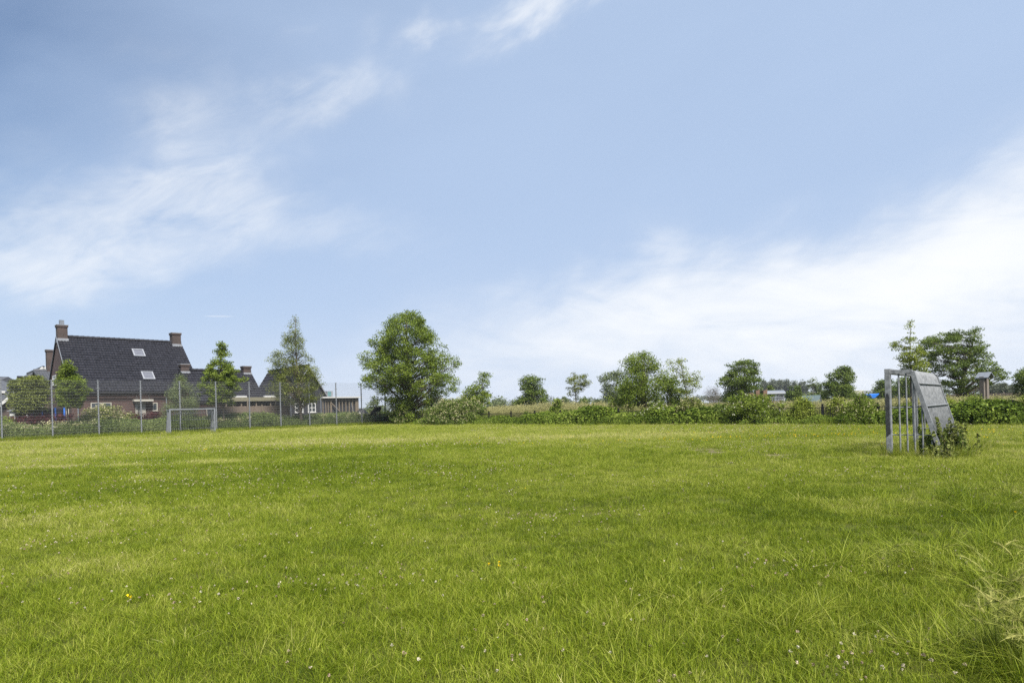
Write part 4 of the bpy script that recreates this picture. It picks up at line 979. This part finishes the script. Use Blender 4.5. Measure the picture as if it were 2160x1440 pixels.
# one mass of distant woods at the horizon
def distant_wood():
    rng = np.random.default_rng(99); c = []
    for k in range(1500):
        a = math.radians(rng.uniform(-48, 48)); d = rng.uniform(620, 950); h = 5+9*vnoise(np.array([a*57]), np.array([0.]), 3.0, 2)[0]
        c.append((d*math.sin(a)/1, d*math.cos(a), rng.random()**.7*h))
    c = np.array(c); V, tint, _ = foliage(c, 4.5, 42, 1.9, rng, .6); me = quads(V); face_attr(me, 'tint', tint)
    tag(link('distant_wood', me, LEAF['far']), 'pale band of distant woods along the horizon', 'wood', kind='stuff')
distant_wood()

# ------------------------------------------------------------------ grasses, weeds and flowers: one scattered object per kind
def scatter(name, label, cat, pts, rot, scl, tint, protos, mat, idx=None):
    pts = np.asarray(pts, dtype=np.float32); n = len(pts); me = bpy.data.meshes.new(name)
    me.vertices.add(n); me.vertices.foreach_set('co', pts.reshape(-1))
    def attr(nm, ty, key, v): a = me.attributes.new(nm, ty, 'POINT'); a.data.foreach_set(key, v)
    attr('turn', 'FLOAT_VECTOR', 'vector', np.asarray(rot, dtype=np.float32).reshape(-1)); attr('size', 'FLOAT', 'value', np.asarray(scl, dtype=np.float32))
    attr('tint', 'FLOAT', 'value', np.asarray(tint, dtype=np.float32))
    attr('pick', 'INT', 'value', (RNG.integers(0, len(protos), n) if idx is None else idx).astype(np.int32))
    cl = bpy.data.collections.new(name+'_kinds')
    for i, pm in enumerate(protos):
        pm.materials.append(mat); cl.objects.link(bpy.data.objects.new('%s_kind' % name, pm))
    o = bpy.data.objects.new(name, me); C.objects.link(o); me.materials.append(mat)
    ng = bpy.data.node_groups.new(name, 'GeometryNodeTree')
    ng.interface.new_socket('Geometry', in_out='INPUT', socket_type='NodeSocketGeometry'); ng.interface.new_socket('Geometry', in_out='OUTPUT', socket_type='NodeSocketGeometry')
    N, L = ng.nodes, ng.links; gi, go = N.new('NodeGroupInput'), N.new('NodeGroupOutput'); ip = N.new('GeometryNodeInstanceOnPoints'); ci = N.new('GeometryNodeCollectionInfo')
    ci.inputs['Collection'].default_value = cl; ci.inputs['Separate Children'].default_value = True; ci.inputs['Reset Children'].default_value = True
    def na(nm, ty): q = N.new('GeometryNodeInputNamedAttribute'); q.data_type = ty; q.inputs['Name'].default_value = nm; return q.outputs['Attribute']
    L.new(gi.outputs[0], ip.inputs['Points']); L.new(ci.outputs[0], ip.inputs['Instance']); ip.inputs['Pick Instance'].default_value = True
    L.new(na('pick', 'INT'), ip.inputs['Instance Index']); L.new(na('turn', 'FLOAT_VECTOR'), ip.inputs['Rotation']); L.new(na('size', 'FLOAT'), ip.inputs['Scale'])
    L.new(ip.outputs[0], go.inputs[0]); md = o.modifiers.new('scatter', 'NODES'); md.node_group = ng
    return tag(o, label, cat, kind='stuff')
def blades(n, rad, h0, h1, w, lean, rng, segs=2, curl=.5, tipw=.15):
    """a tuft of curved blades as a mesh of quads with a per-face shade"""
    a = rng.random(n)*2*math.pi; r = rad*np.sqrt(rng.random(n)); bx, by = r*np.cos(a), r*np.sin(a)
    t = a+rng.normal(size=n)*.9; H = rng.uniform(h0, h1, n); ln = np.abs(rng.normal(size=n))*lean
    wd = rng.random(n)*math.pi; out = []; sh = rng.random(n); S_ = []
    prev = None
    for k in range(segs+1):
        u = k/segs; x = bx+np.cos(t)*ln*H*(u+curl*u*u); y = by+np.sin(t)*ln*H*(u+curl*u*u); z = H*u*(1-.25*np.minimum(1.2, ln)*u)-(.01 if k == 0 else 0)
        ww = w*(1-(1-tipw)*u)*(.6+.8*sh)*.5; L_ = np.stack([x-np.cos(wd)*ww, y-np.sin(wd)*ww, z], 1); R_ = np.stack([x+np.cos(wd)*ww, y+np.sin(wd)*ww, z], 1)
        if prev is not None: out.append(np.stack([prev[0], prev[1], R_, L_], 1)); S_.append(sh)
        prev = (L_, R_)
    return np.concatenate(out), np.concatenate(S_)
def mesh_of(parts):
    V = np.concatenate([p[0] for p in parts]); me = quads(V); face_attr(me, 'shade', np.concatenate([p[1] for p in parts])); return me
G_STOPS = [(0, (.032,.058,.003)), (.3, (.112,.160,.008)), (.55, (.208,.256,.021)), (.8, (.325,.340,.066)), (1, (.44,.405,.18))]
GRASS = leafmat('grass_blades', G_STOPS, trans=.28, kind='INSTANCER', second='shade', rough=.5)
def rots(n, tilt=.0):
    return np.stack([RNG.normal(size=n)*tilt, RNG.normal(size=n)*tilt, RNG.random(n)*2*math.pi], 1)

def lawn():
    rng = np.random.default_rng(21)
    protos = [mesh_of([blades(34, .08, .018, .055, .0034, .6, rng), blades(2, .06, .05, .10, .0028, .9, rng, 3)]) for _ in range(10)]
    protos += [mesh_of([blades(34, .07, .025, .075, .0036, .9, rng), blades(4, .07, .07, .13, .003, 1.0, rng, 3)]) for _ in range(4)]
    P, Sx = [], []
    for (y0, y1, dens, sc) in ((2.0, 4.6, 520, .85), (4.6, 7, 360, .88), (7, 12, 200, 1.0), (12, 22, 95, 1.3), (22, 38, 42, 1.75), (38, 63, 22, 2.3)):
        xm = .93*y1+1.2; n = int(2*xm*(y1-y0)*dens); X = rng.uniform(-xm, xm, n); Y = rng.uniform(y0, y1, n)
        k = np.abs(X) < .93*Y+1.2; X, Y = X[k], Y[k]; ins, D, R = inside(X, Y, .2, .2); X, Y = X[ins], Y[ins]
        P.append(np.stack([X, Y, np.zeros_like(X)], 1)); Sx.append(np.full(len(X), sc))
    P = np.concatenate(P); sc = np.concatenate(Sx); X, Y = P[:, 0], P[:, 1]
    soil = soil_mask(X, Y); keep = rng.random(len(X)) > soil*1.0; P, sc, soil = P[keep], sc[keep], soil[keep]; X, Y = P[:, 0], P[:, 1]
    n = len(X); big = vnoise(X, Y, 7, 1)*.5+vnoise(X, Y, 2.6, 2)*.3+vnoise(X, Y, .8, 3)*.2
    tint = .41+.58*(big-.5)+.22*(vnoise(X, Y, .28, 19)-.5)+rng.normal(size=n)*.10
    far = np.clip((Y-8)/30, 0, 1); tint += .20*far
    def patch(x, y, rx, ry, amt):
        c = ground_at(x, y); q = ((X-c.x)/rx)**2+((Y-c.y)/ry)**2; return amt*np.exp(-q)*np.clip(vnoise(X, Y, .9, 9)*1.8-.2, 0, 1)
    for a in ((455, 975, 2.4, .9, .44), (150, 984, 2.4, .55, .5), (60, 955, 5, 2.0, .32), (250, 1010, 2.5, .8, .26), (60, 1090, 1.2, 1.0, .28), (230, 1205, .5, .35, .15), (700, 935, 8, 2, .12), (2080, 945, 3, 4, .34), (1500, 915, 9, 2, .15), (1150, 925, 9, 2.5, .12)): tint += patch(*a)
    tint -= patch(1980, 1075, 2.6, 1.6, .32); tint -= patch(2100, 1140, 1.3, 1.4, .22); tint -= patch(1500, 1050, 3, 1.2, .10); tint -= patch(300, 1180, 1.0, .6, -.10)
    ins, D, R = inside(X, Y, .3, .3)
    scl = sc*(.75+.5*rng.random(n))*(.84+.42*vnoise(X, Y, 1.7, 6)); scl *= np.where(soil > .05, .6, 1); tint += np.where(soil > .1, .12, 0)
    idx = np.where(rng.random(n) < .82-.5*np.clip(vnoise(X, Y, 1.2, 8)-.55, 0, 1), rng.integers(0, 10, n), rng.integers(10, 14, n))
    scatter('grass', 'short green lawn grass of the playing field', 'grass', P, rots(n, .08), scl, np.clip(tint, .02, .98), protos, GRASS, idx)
lawn()
def edge_grass():
    rng = np.random.default_rng(22); protos = [mesh_of([blades(40, .12, .12, .38, .007, .45, rng, 3)]) for _ in range(6)]
    n = 5200; s = rng.uniform(-6, 33, n); D = rng.normal(size=n)*.28-.12; P = np.stack([F0.x+E.x*s+NN.x*D, F0.y+E.y*s+NN.y*D, 0*s], 1)
    n2 = 9000; s = rng.uniform(-1, 58, n2); R = rng.normal(size=n2)*.42-.25; Q = np.stack([CORNER.x+.70711*s+E.x*R, CORNER.y-.70711*s+E.y*R, 0*s], 1)
    A = np.concatenate([P, Q]); t = np.concatenate([.38+rng.normal(size=n)*.12, .36+rng.normal(size=n2)*.14])
    # around the feet of both goals
    for (o, W, dep, m, sg) in ((gA, 3.6, 1.3, 520, -1), (EL, 3.4, 1.3, 380, 1)):
        u = rng.uniform(-.25, W, m); v = rng.uniform(-.2, dep, m); edge = (rng.random(m) < .75)
        v = np.where(edge & (rng.random(m) < .5), rng.normal(size=m)*.12+rng.choice([0, 1.15], m), v); u = np.where(edge & (rng.random(m) < .5), rng.normal(size=m)*.12+rng.choice([0, W-.15], m), u)
        c, s_ = math.cos(R45), math.sin(R45)
        A = np.concatenate([A, np.stack([o.x+u*c-v*s_*sg, o.y+u*s_+v*c*sg, 0*u], 1)]); t = np.concatenate([t, .52+rng.normal(size=m)*.18])
    n = len(A); scatter('tall_grass', 'taller uncut grass along the fences and round the goal feet', 'grass', A, rots(n, .12), np.where(np.hypot(A[:, 0]-gA.x-1.2, A[:, 1]-gA.y-1.2) < 3, rng.uniform(.4, .9, n), rng.uniform(.55, 1.15, n)), np.clip(t, .02, .98), protos, GRASS)
edge_grass()

def leafy_stem(rng, h, nl, ll, asp, spread=.12, lean=.12):
    """one upright stem with leaves up its length"""
    u = rng.random(nl)**.8; a = rng.random(nl)*2*math.pi; lx, ly = rng.normal(size=2)*lean
    P = np.stack([lx*u*h+np.cos(a)*spread*(1.1-u), ly*u*h+np.sin(a)*spread*(1.1-u), u*h], 1)
    V = leaf_quads(P, ll, rng, .3, asp); st = np.array([[[-.006, 0, 0], [.006, 0, 0], [lx*h+.004, ly*h, h], [lx*h-.004, ly*h, h]]])
    return np.concatenate([V, st]), np.concatenate([rng.random(nl), [.3]])
WEED = leafmat('weed_leaves', [(0, (.070,.105,.028)), (.35, (.155,.205,.062)), (.65, (.24,.29,.10)), (1, (.34,.38,.15))], kind='INSTANCER', second='shade')
UNDER = leafmat('undergrowth_leaves', [(0, (.045,.078,.008)), (.4, (.125,.185,.022)), (.7, (.205,.27,.04)), (1, (.32,.37,.09))], kind='INSTANCER', second='shade')
def weeds():
    rng = np.random.default_rng(31)
    def clump(k, h, nl, ll, asp, rad):
        ps = []
        for _ in range(k):
            V, s = leafy_stem(rng, h*rng.uniform(.6, 1.1), nl, ll, asp); V = V+np.array([rng.normal()*rad, rng.normal()*rad, 0]); ps.append((V, s))
        return mesh_of(ps)
    protos = [clump(9, 1.05, 22, .16, .22, .22) for _ in range(7)]
    n = 3600; s = rng.uniform(-7, 36, n); D = .35+rng.random(n)**1.1*4.6; P = np.stack([F0.x+E.x*s+NN.x*D, F0.y+E.y*s+NN.y*D, 0*s], 1)
    h = (.74+.48*vnoise(s, D, 2.2, 3))*np.clip(.55+D*.30, .55, 1.1)
    tint = np.clip(.42+.5*(vnoise(s, D, 1.6, 5)-.5)+rng.normal(size=n)*.13, .02, .98)
    k = (s < 26) | (rng.random(n) < .7); P, h, tint = P[k], h[k], tint[k]
    scatter('tall_weeds', 'grey green reeds and tall weeds behind the wire mesh fence', 'weeds', P, rots(len(P), .08), h, tint, protos, WEED)
    # cream umbels standing in the weeds
    up = []
    for _ in range(4):
        q = rng.normal(size=(26, 3))*np.array([.13, .13, .05])+np.array([0, 0, 1.15]); V = leaf_quads(q, .085, rng, 1.5, .9); st = np.array([[[-.006,0,0],[.006,0,0],[.006,0,1.15],[-.006,0,1.15]]]); up.append(mesh_of([(np.concatenate([V, st]), rng.random(27))]))
    n = 560; s = rng.uniform(-2, 30, n); D = rng.uniform(.5, 4.2, n); k = vnoise(s, D, 2.4, 12)+.25*(s > 15) > .55; s, D = s[k], D[k]
    P = np.stack([F0.x+E.x*s+NN.x*D, F0.y+E.y*s+NN.y*D, 0*s], 1)
    UMB = leafmat('cream_umbels', [(0, (.26,.26,.12)), (1, (.55,.52,.32))], trans=.25, kind='INSTANCER')
    scatter('cream_weed_flowers', 'cream flower heads scattered among the tall weeds', 'wildflowers', P, rots(len(P), .1), rng.uniform(.6, 1.05, len(P)), rng.random(len(P)), up, UMB)
    # undergrowth along the black fence
    pr2 = [clump(7, .55, 24, .10, .6, .16) for _ in range(7)]
    n = 7500; s = rng.uniform(6.5, 60, n); R = rng.normal(size=n)*.45-.1
    P = np.stack([CORNER.x+.70711*s+E.x*R, CORNER.y-.70711*s+E.y*R, 0*s], 1)
    h = (.55+.85*vnoise(s, R, 2.1, 7)+.70*vnoise(s, R, .7, 20))*np.interp(s, [10, 20, 26], [.80, .85, 1.15])*(.50+1.0*vnoise(s, 0*s, 3.6, 23))*(1-.35*np.clip(-R, 0, 1))
    tint = np.clip(.42+.6*(vnoise(s, R, 1.3, 8)-.5)+rng.normal(size=n)*.12, .02, .98)
    scatter('undergrowth', 'leafy low undergrowth at the foot of the black fence', 'undergrowth', P, rots(n, .15), h, tint, pr2, UNDER)
weeds()

def meadow():
    rng = np.random.default_rng(41)
    def tuft(h, k):
        a = blades(k, .28, h*.55, h, .011, .35, rng, 3); b = [a]
        q = 10; t = rng.random(q)*2*math.pi; r = .28*np.sqrt(rng.random(q)); hh = rng.uniform(h*.75, h*1.08, q)
        P = np.repeat(np.stack([r*np.cos(t)*1.5, r*np.sin(t)*1.5, hh], 1), 4, 0)+rng.normal(size=(q*4, 3))*np.array([.02, .02, .05])
        b.append((leaf_quads(P, .10, rng, 0, .22, 0), np.full(q*4, 1.6))); return mesh_of(b)
    protos = [tuft(1.0, 40) for _ in range(6)]
    A = []
    for (r0, r1, n) in ((.4, 6, 4200), (6, 16, 4600), (16, 60, 7000)):
        s = rng.uniform(-22, 64, n)-(0 if r1 < 20 else rng.uniform(-30, 30, n)); R = rng.uniform(r0, r1, n); A.append(np.stack([CORNER.x+.70711*s+E.x*R, CORNER.y-.70711*s+E.y*R, 0*s], 1))
    P = np.concatenate(A); a = P[:, 0]/np.maximum(P[:, 1], 1); k = (P[:, 1] > 8) & (np.abs(a) < 1.0); ins, D, R = inside(P[:, 0], P[:, 1], 3.0, .3); k &= ~ins
    D = (P[:, 0]-F0.x)*NN.x+(P[:, 1]-F0.y)*NN.y; k &= ~((D > -1.5) & (P[:, 0] < -14.6)); P = P[k]; D = D[k]; n = len(P)
    px = CX+P[:, 0]/P[:, 1]*F
    tall = .92+.26*np.exp(-((px-1140)/190)**2)+.25*(vnoise(P[:, 0], P[:, 1], 5, 2)-.5)
    tint = np.clip(.40+.30*np.exp(-((px-1140)/190)**2)-.03*(px > 1700)+.3*(vnoise(P[:, 0], P[:, 1], 4, 3)-.5)+rng.normal(size=n)*.08, .02, .98)
    MEAD = leafmat('dry_meadow_grass', [(0, (.07,.095,.02)), (.35, (.14,.16,.042)), (.65, (.22,.225,.075)), (1, (.30,.285,.125))], kind='INSTANCER', second='shade')
    scatter('meadow_grass', 'tall dry meadow grass beyond the black fence', 'grass', P, rots(n, .1), tall*rng.uniform(.8, 1.2, n), tint, protos, MEAD)
meadow()

def clover():
    rng = np.random.default_rng(51)
    def head(r, h, ball=22):
        d = rng.normal(size=(ball, 3)); d /= np.linalg.norm(d, axis=1)[:, None]; V = leaf_quads(d*r*np.array([1, 1, .85])+np.array([0, 0, h]), r*1.15, rng, 0, .8)
        st = np.array([[[-.0015,0,0],[.0015,0,0],[.0015,0,h],[-.0015,0,h]]]); return mesh_of([(V, rng.random(ball))])
    protos = [head(.0068, .045), head(.0080, .052), head(.0060, .038), head(.0072, .060)]
    CL = leafmat('clover_heads', [(0, (.30,.21,.15)), (.5, (.44,.37,.26)), (1, (.58,.54,.43))], trans=.2, kind='INSTANCER')
    A = []
    def add(n, y0, y1, thr, nz):
        X = rng.uniform(-.95*y1-1, .95*y1+1, n); Y = rng.uniform(y0, y1, n); k = (np.abs(X) < .93*Y+1) & (vnoise(X, Y, nz, 14)*.6+vnoise(X, Y, .7, 15)*.4 > thr)
        ins, _, _ = inside(X, Y, -.4, -.4); A.append(np.stack([X, Y], 1)[k & ins])
    add(1500, 2.5, 9, .60, 1.9); add(8000, 9, 20, .60, 3); add(34000, 20, 60, .56, 5)
    def patch(x, y, rx, ry, n):
        c = ground_at(x, y); q = rng.normal(size=(n, 2))*np.array([rx, ry])+np.array([c.x, c.y]); ins, _, _ = inside(q[:, 0], q[:, 1], -.4, -.4); A.append(q[ins])
    for a in ((60, 1085, .9, .6, 170), (150, 985, 2.5, .5, 260), (90, 1145, .7, .25, 60), (1150, 1095, .55, .35, 75), (330, 1280, .5, .14, 34), (600, 1240, .5, .12, 26), (790, 1230, .28, .14, 24), (1820, 1400, .35, .2, 26), (1950, 1400, .4, .2, 30), (1660, 1210, .5, .2, 30),
              (2060, 1050, .8, .5, 40), (1760, 1010, 2.5, .7, 90), (250, 1000, 3, .6, 160), (1850, 1000, 1.2, .5, 60), (1800, 1190, .8, .2, 25), (1780, 930, 6, 1.5, 260), (2080, 925, 3, 1.5, 200), (600, 960, 6, 2, 200)): patch(*a)
    Q = np.concatenate(A); n = len(Q); P = np.concatenate([Q, np.zeros((n, 1))], 1); d = Q[:, 1]
    scatter('clover_flowers', 'small white clover heads dotted over the lawn', 'wildflowers', P, rots(n, .15), np.where(d > 20, 1.75, np.where(d > 10, 1.1, .85))*rng.uniform(.8, 1.25, n), rng.random(n), protos, CL)
    # yellow flowers
    YF = leafmat('yellow_petals', [(0, (.70,.46,.005)), (1, (.82,.62,.01))], trans=.2, kind='INSTANCER')
    A = []
    for (x, y, rx, ry, m) in ((1720, 922, 4.5, .45, 150), (1600, 912, 7, .8, 60), (1050, 1207, .05, .03, 3), (2135, 1092, .03, .03, 1), (262, 1274, .05, .02, 2), (430, 952, .1, .1, 3), (258, 1010, .1, .1, 2), (2100, 925, 2, 1, 30), (480, 1000, 4, 2, 4)):
        c = ground_at(x, y); A.append(rng.normal(size=(m, 2))*np.array([rx, ry])+np.array([c.x, c.y]))
    Q = np.concatenate(A); ins, _, _ = inside(Q[:, 0], Q[:, 1], -.3, -.3); Q = Q[ins]; n = len(Q)
    scatter('yellow_flowers', 'yellow buttercups dotted over the lawn', 'wildflowers', np.concatenate([Q, np.zeros((n, 1))], 1), rots(n, .15), np.where(Q[:, 1] > 15, 1.35, .9)*rng.uniform(.8, 1.2, n), rng.random(n), [head(.0085, .06, 16), head(.0095, .07, 16)], YF)
clover()

def tussocks():
    rng = np.random.default_rng(61); protos = [mesh_of([blades(42, .10, .12, .26, .0055, .95, rng, 4), blades(5, .05, .22, .36, .004, .6, rng, 4)]) for _ in range(5)]
    A, t, sc = [], [], []
    for (x, y, rx, ry, m, s, tt) in ((1900, 1190, .38, .13, 24, .75, .62), (1460, 1275, .12, .06, 7, .6, .66), (1950, 1368, .14, .06, 10, .62, .72), (1620, 1310, .15, .06, 6, .55, .6), (600, 1375, .10, .05, 5, .5, .68), (2090, 1170, .3, .2, 20, .8, .5), (1710, 1300, .3, .15, 8, .6, .55),
                                     (2140, 1370, .14, .14, 26, .6, .5), (2090, 1420, .14, .08, 14, .5, .46), (2175, 1260, .12, .3, 34, .8, .50), (2190, 1420, .13, .12, 24, .75, .52), (2185, 1160, .15, .3, 24, .8, .48), (2120, 1420, .08, .06, 12, .65, .55), (2100, 1060, .7, .5, 26, .85, .38), (2010, 1075, .8, .5, 20, .7, .34)):
        c = ground_at(x, y); q = rng.normal(size=(m, 2))*np.array([rx, ry])+np.array([c.x, c.y]); A.append(q); t.append(tt-.13+rng.normal(size=m)*.1); sc.append(s*rng.uniform(.7, 1.2, m))
    Q = np.concatenate(A); n = len(Q)
    scatter('grass_tussocks', 'bright ragged tussocks of longer grass at the lower right', 'grass', np.concatenate([Q, np.zeros((n, 1))], 1), rots(n, .15), np.concatenate(sc), np.clip(np.concatenate(t), .02, .98), protos, GRASS)
    # wild barley: stems with arching bristly heads
    def barley():
        h = rng.uniform(.32, .52); a = rng.random()*2*math.pi; c, s = math.cos(a), math.sin(a); V = []; S_ = []
        K = 9; pts = []
        for k in range(K+1): u = k/K; r = .05*u+.14*max(0, u-.55)**1.3*3; pts.append(np.array([c*r, s*r, h*(u-.55*max(0, u-.62)**1.6*2)]))
        for k in range(K):
            w = .0016 if k < 6 else .0045; p, q = pts[k], pts[k+1]; e = np.array([-s*w, c*w, 0]); V.append([p-e, p+e, q+e, q-e]); S_.append(.5 if k < 6 else 1.0)
        for _ in range(60):
            u = rng.uniform(.66, 1); k = min(K-1, int(u*K)); p = pts[k]+(pts[k+1]-pts[k])*(u*K-k); d = (pts[k+1]-pts[k]); d = d/np.linalg.norm(d)
            o = d*.8+rng.normal(size=3)*.42; o = o/np.linalg.norm(o)*rng.uniform(.03, .055); e = np.cross(o, rng.normal(size=3)); e = e/np.linalg.norm(e)*.0011
            V.append([p-e, p+e, p+o+e*.3, p+o-e*.3]); S_.append(.95)
        for _ in range(5):
            b = rng.random()*2*math.pi; o = np.array([math.cos(b)*.10, math.sin(b)*.10, .16])*rng.uniform(.6, 1.2); e = np.array([-math.sin(b), math.cos(b), 0])*.003; p = np.array([0, 0, rng.random()*.12]); m_ = p+o*.6+np.array([0, 0, .03])
            V.append([p-e, p+e, m_+e, m_-e]); V.append([m_-e, m_+e, p+o+e*.1, p+o-e*.1]); S_ += [.5, .6]
        return np.array(V), np.array(S_)
    pr = [mesh_of([barley()]) for _ in range(9)]
    A = []
    for (x, y, rx, ry, m) in ((2150, 1400, .06, .08, 15), (2175, 1340, .07, .15, 30), (2190, 1430, .07, .08, 20), (2105, 1400, .07, .06, 9), (2100, 1330, .06, .06, 3), (1930, 1225, .2, .08, 5), (1730, 1305, .03, .03, 1), (2175, 1110, .1, .12, 4), (2190, 1260, .07, .2, 16)):
        c = ground_at(x, y); A.append(rng.normal(size=(m, 2))*np.array([rx, ry])+np.array([c.x, c.y]))
    Q = np.concatenate(A); n = len(Q)
    BAR = leafmat('barley_heads', [(0, (.06,.10,.02)), (.5, (.125,.165,.020)), (.85, (.25,.27,.06)), (1, (.33,.325,.10))], trans=.3, kind='INSTANCER', second='shade')
    scatter('wild_barley', 'wild barley with arching bristly heads at the lower right corner', 'grass', np.concatenate([Q, np.zeros((n, 1))], 1), rots(n, .12), rng.uniform(.6, .95, n), np.clip(.62+rng.normal(size=n)*.12, 0, 1), pr, BAR)
tussocks()

def goal_weed(label, u, v, w, h, n, leaf, seed):
    rng = np.random.default_rng(seed); p = gA+E*u-NN*v; t = thing('weed_plant', label, 'weed', p, 0, 'weeds at the near goal')
    ps, st = [], MB()
    for _ in range(n):
        b = rng.normal(size=2)*w; hh = h*rng.uniform(.55, 1.05); V, s = leafy_stem(rng, hh, int(62*hh/.6), .075, .5, .09, .12); V = V[:-1]+np.array([b[0], b[1], 0]); ps.append(V)
        c = V.mean(axis=(0, 1)); st.tube([(b[0], b[1], 0), (c[0], c[1], hh*.55), (c[0]*1.4-b[0]*.4, c[1]*1.4-b[1]*.4, hh)], [.004, .003, .0015], 5)
    V = np.concatenate(ps); me = quads(V); face_attr(me, 'tint', rng.random(len(V))); link('foliage', me, LEAF[leaf], t); st.build('stems', M['bark'], t)
goal_weed('dark leafy weed clump inside the near goal between the side bars', .25, .75, .16, .62, 26, 'dark', 3)
goal_weed('taller leafy weed against the foot of the slanted goal back', .45, 1.0, .17, .80, 24, 'olive', 4)
goal_weed('loose grassy weed at the far foot of the slanted goal back', 1.0, .9, .14, .5, 14, 'olive', 5)
goal_weed('low brownish weed at the outer corner of the near goal', -.1, .95, .14, .40, 14, 'olive', 6)

# ------------------------------------------------------------------ air
def haze():
    mt, nt, out = newmat('haze_air'); v = nt.nodes.new('ShaderNodeVolumePrincipled'); v.inputs['Density'].default_value = .00022; v.inputs['Color'].default_value = (.86, .92, 1, 1); v.inputs['Anisotropy'].default_value = .2
    nt.links.new(v.outputs[0], out.inputs['Volume'])
    o = MB().box(-1400, 1400, -60, 1400, -1, 24).build('haze', mt); o['kind'] = 'stuff'; o['label'] = 'thin pale air between the camera and the horizon'; o['category'] = 'haze'
if HAZE: haze()
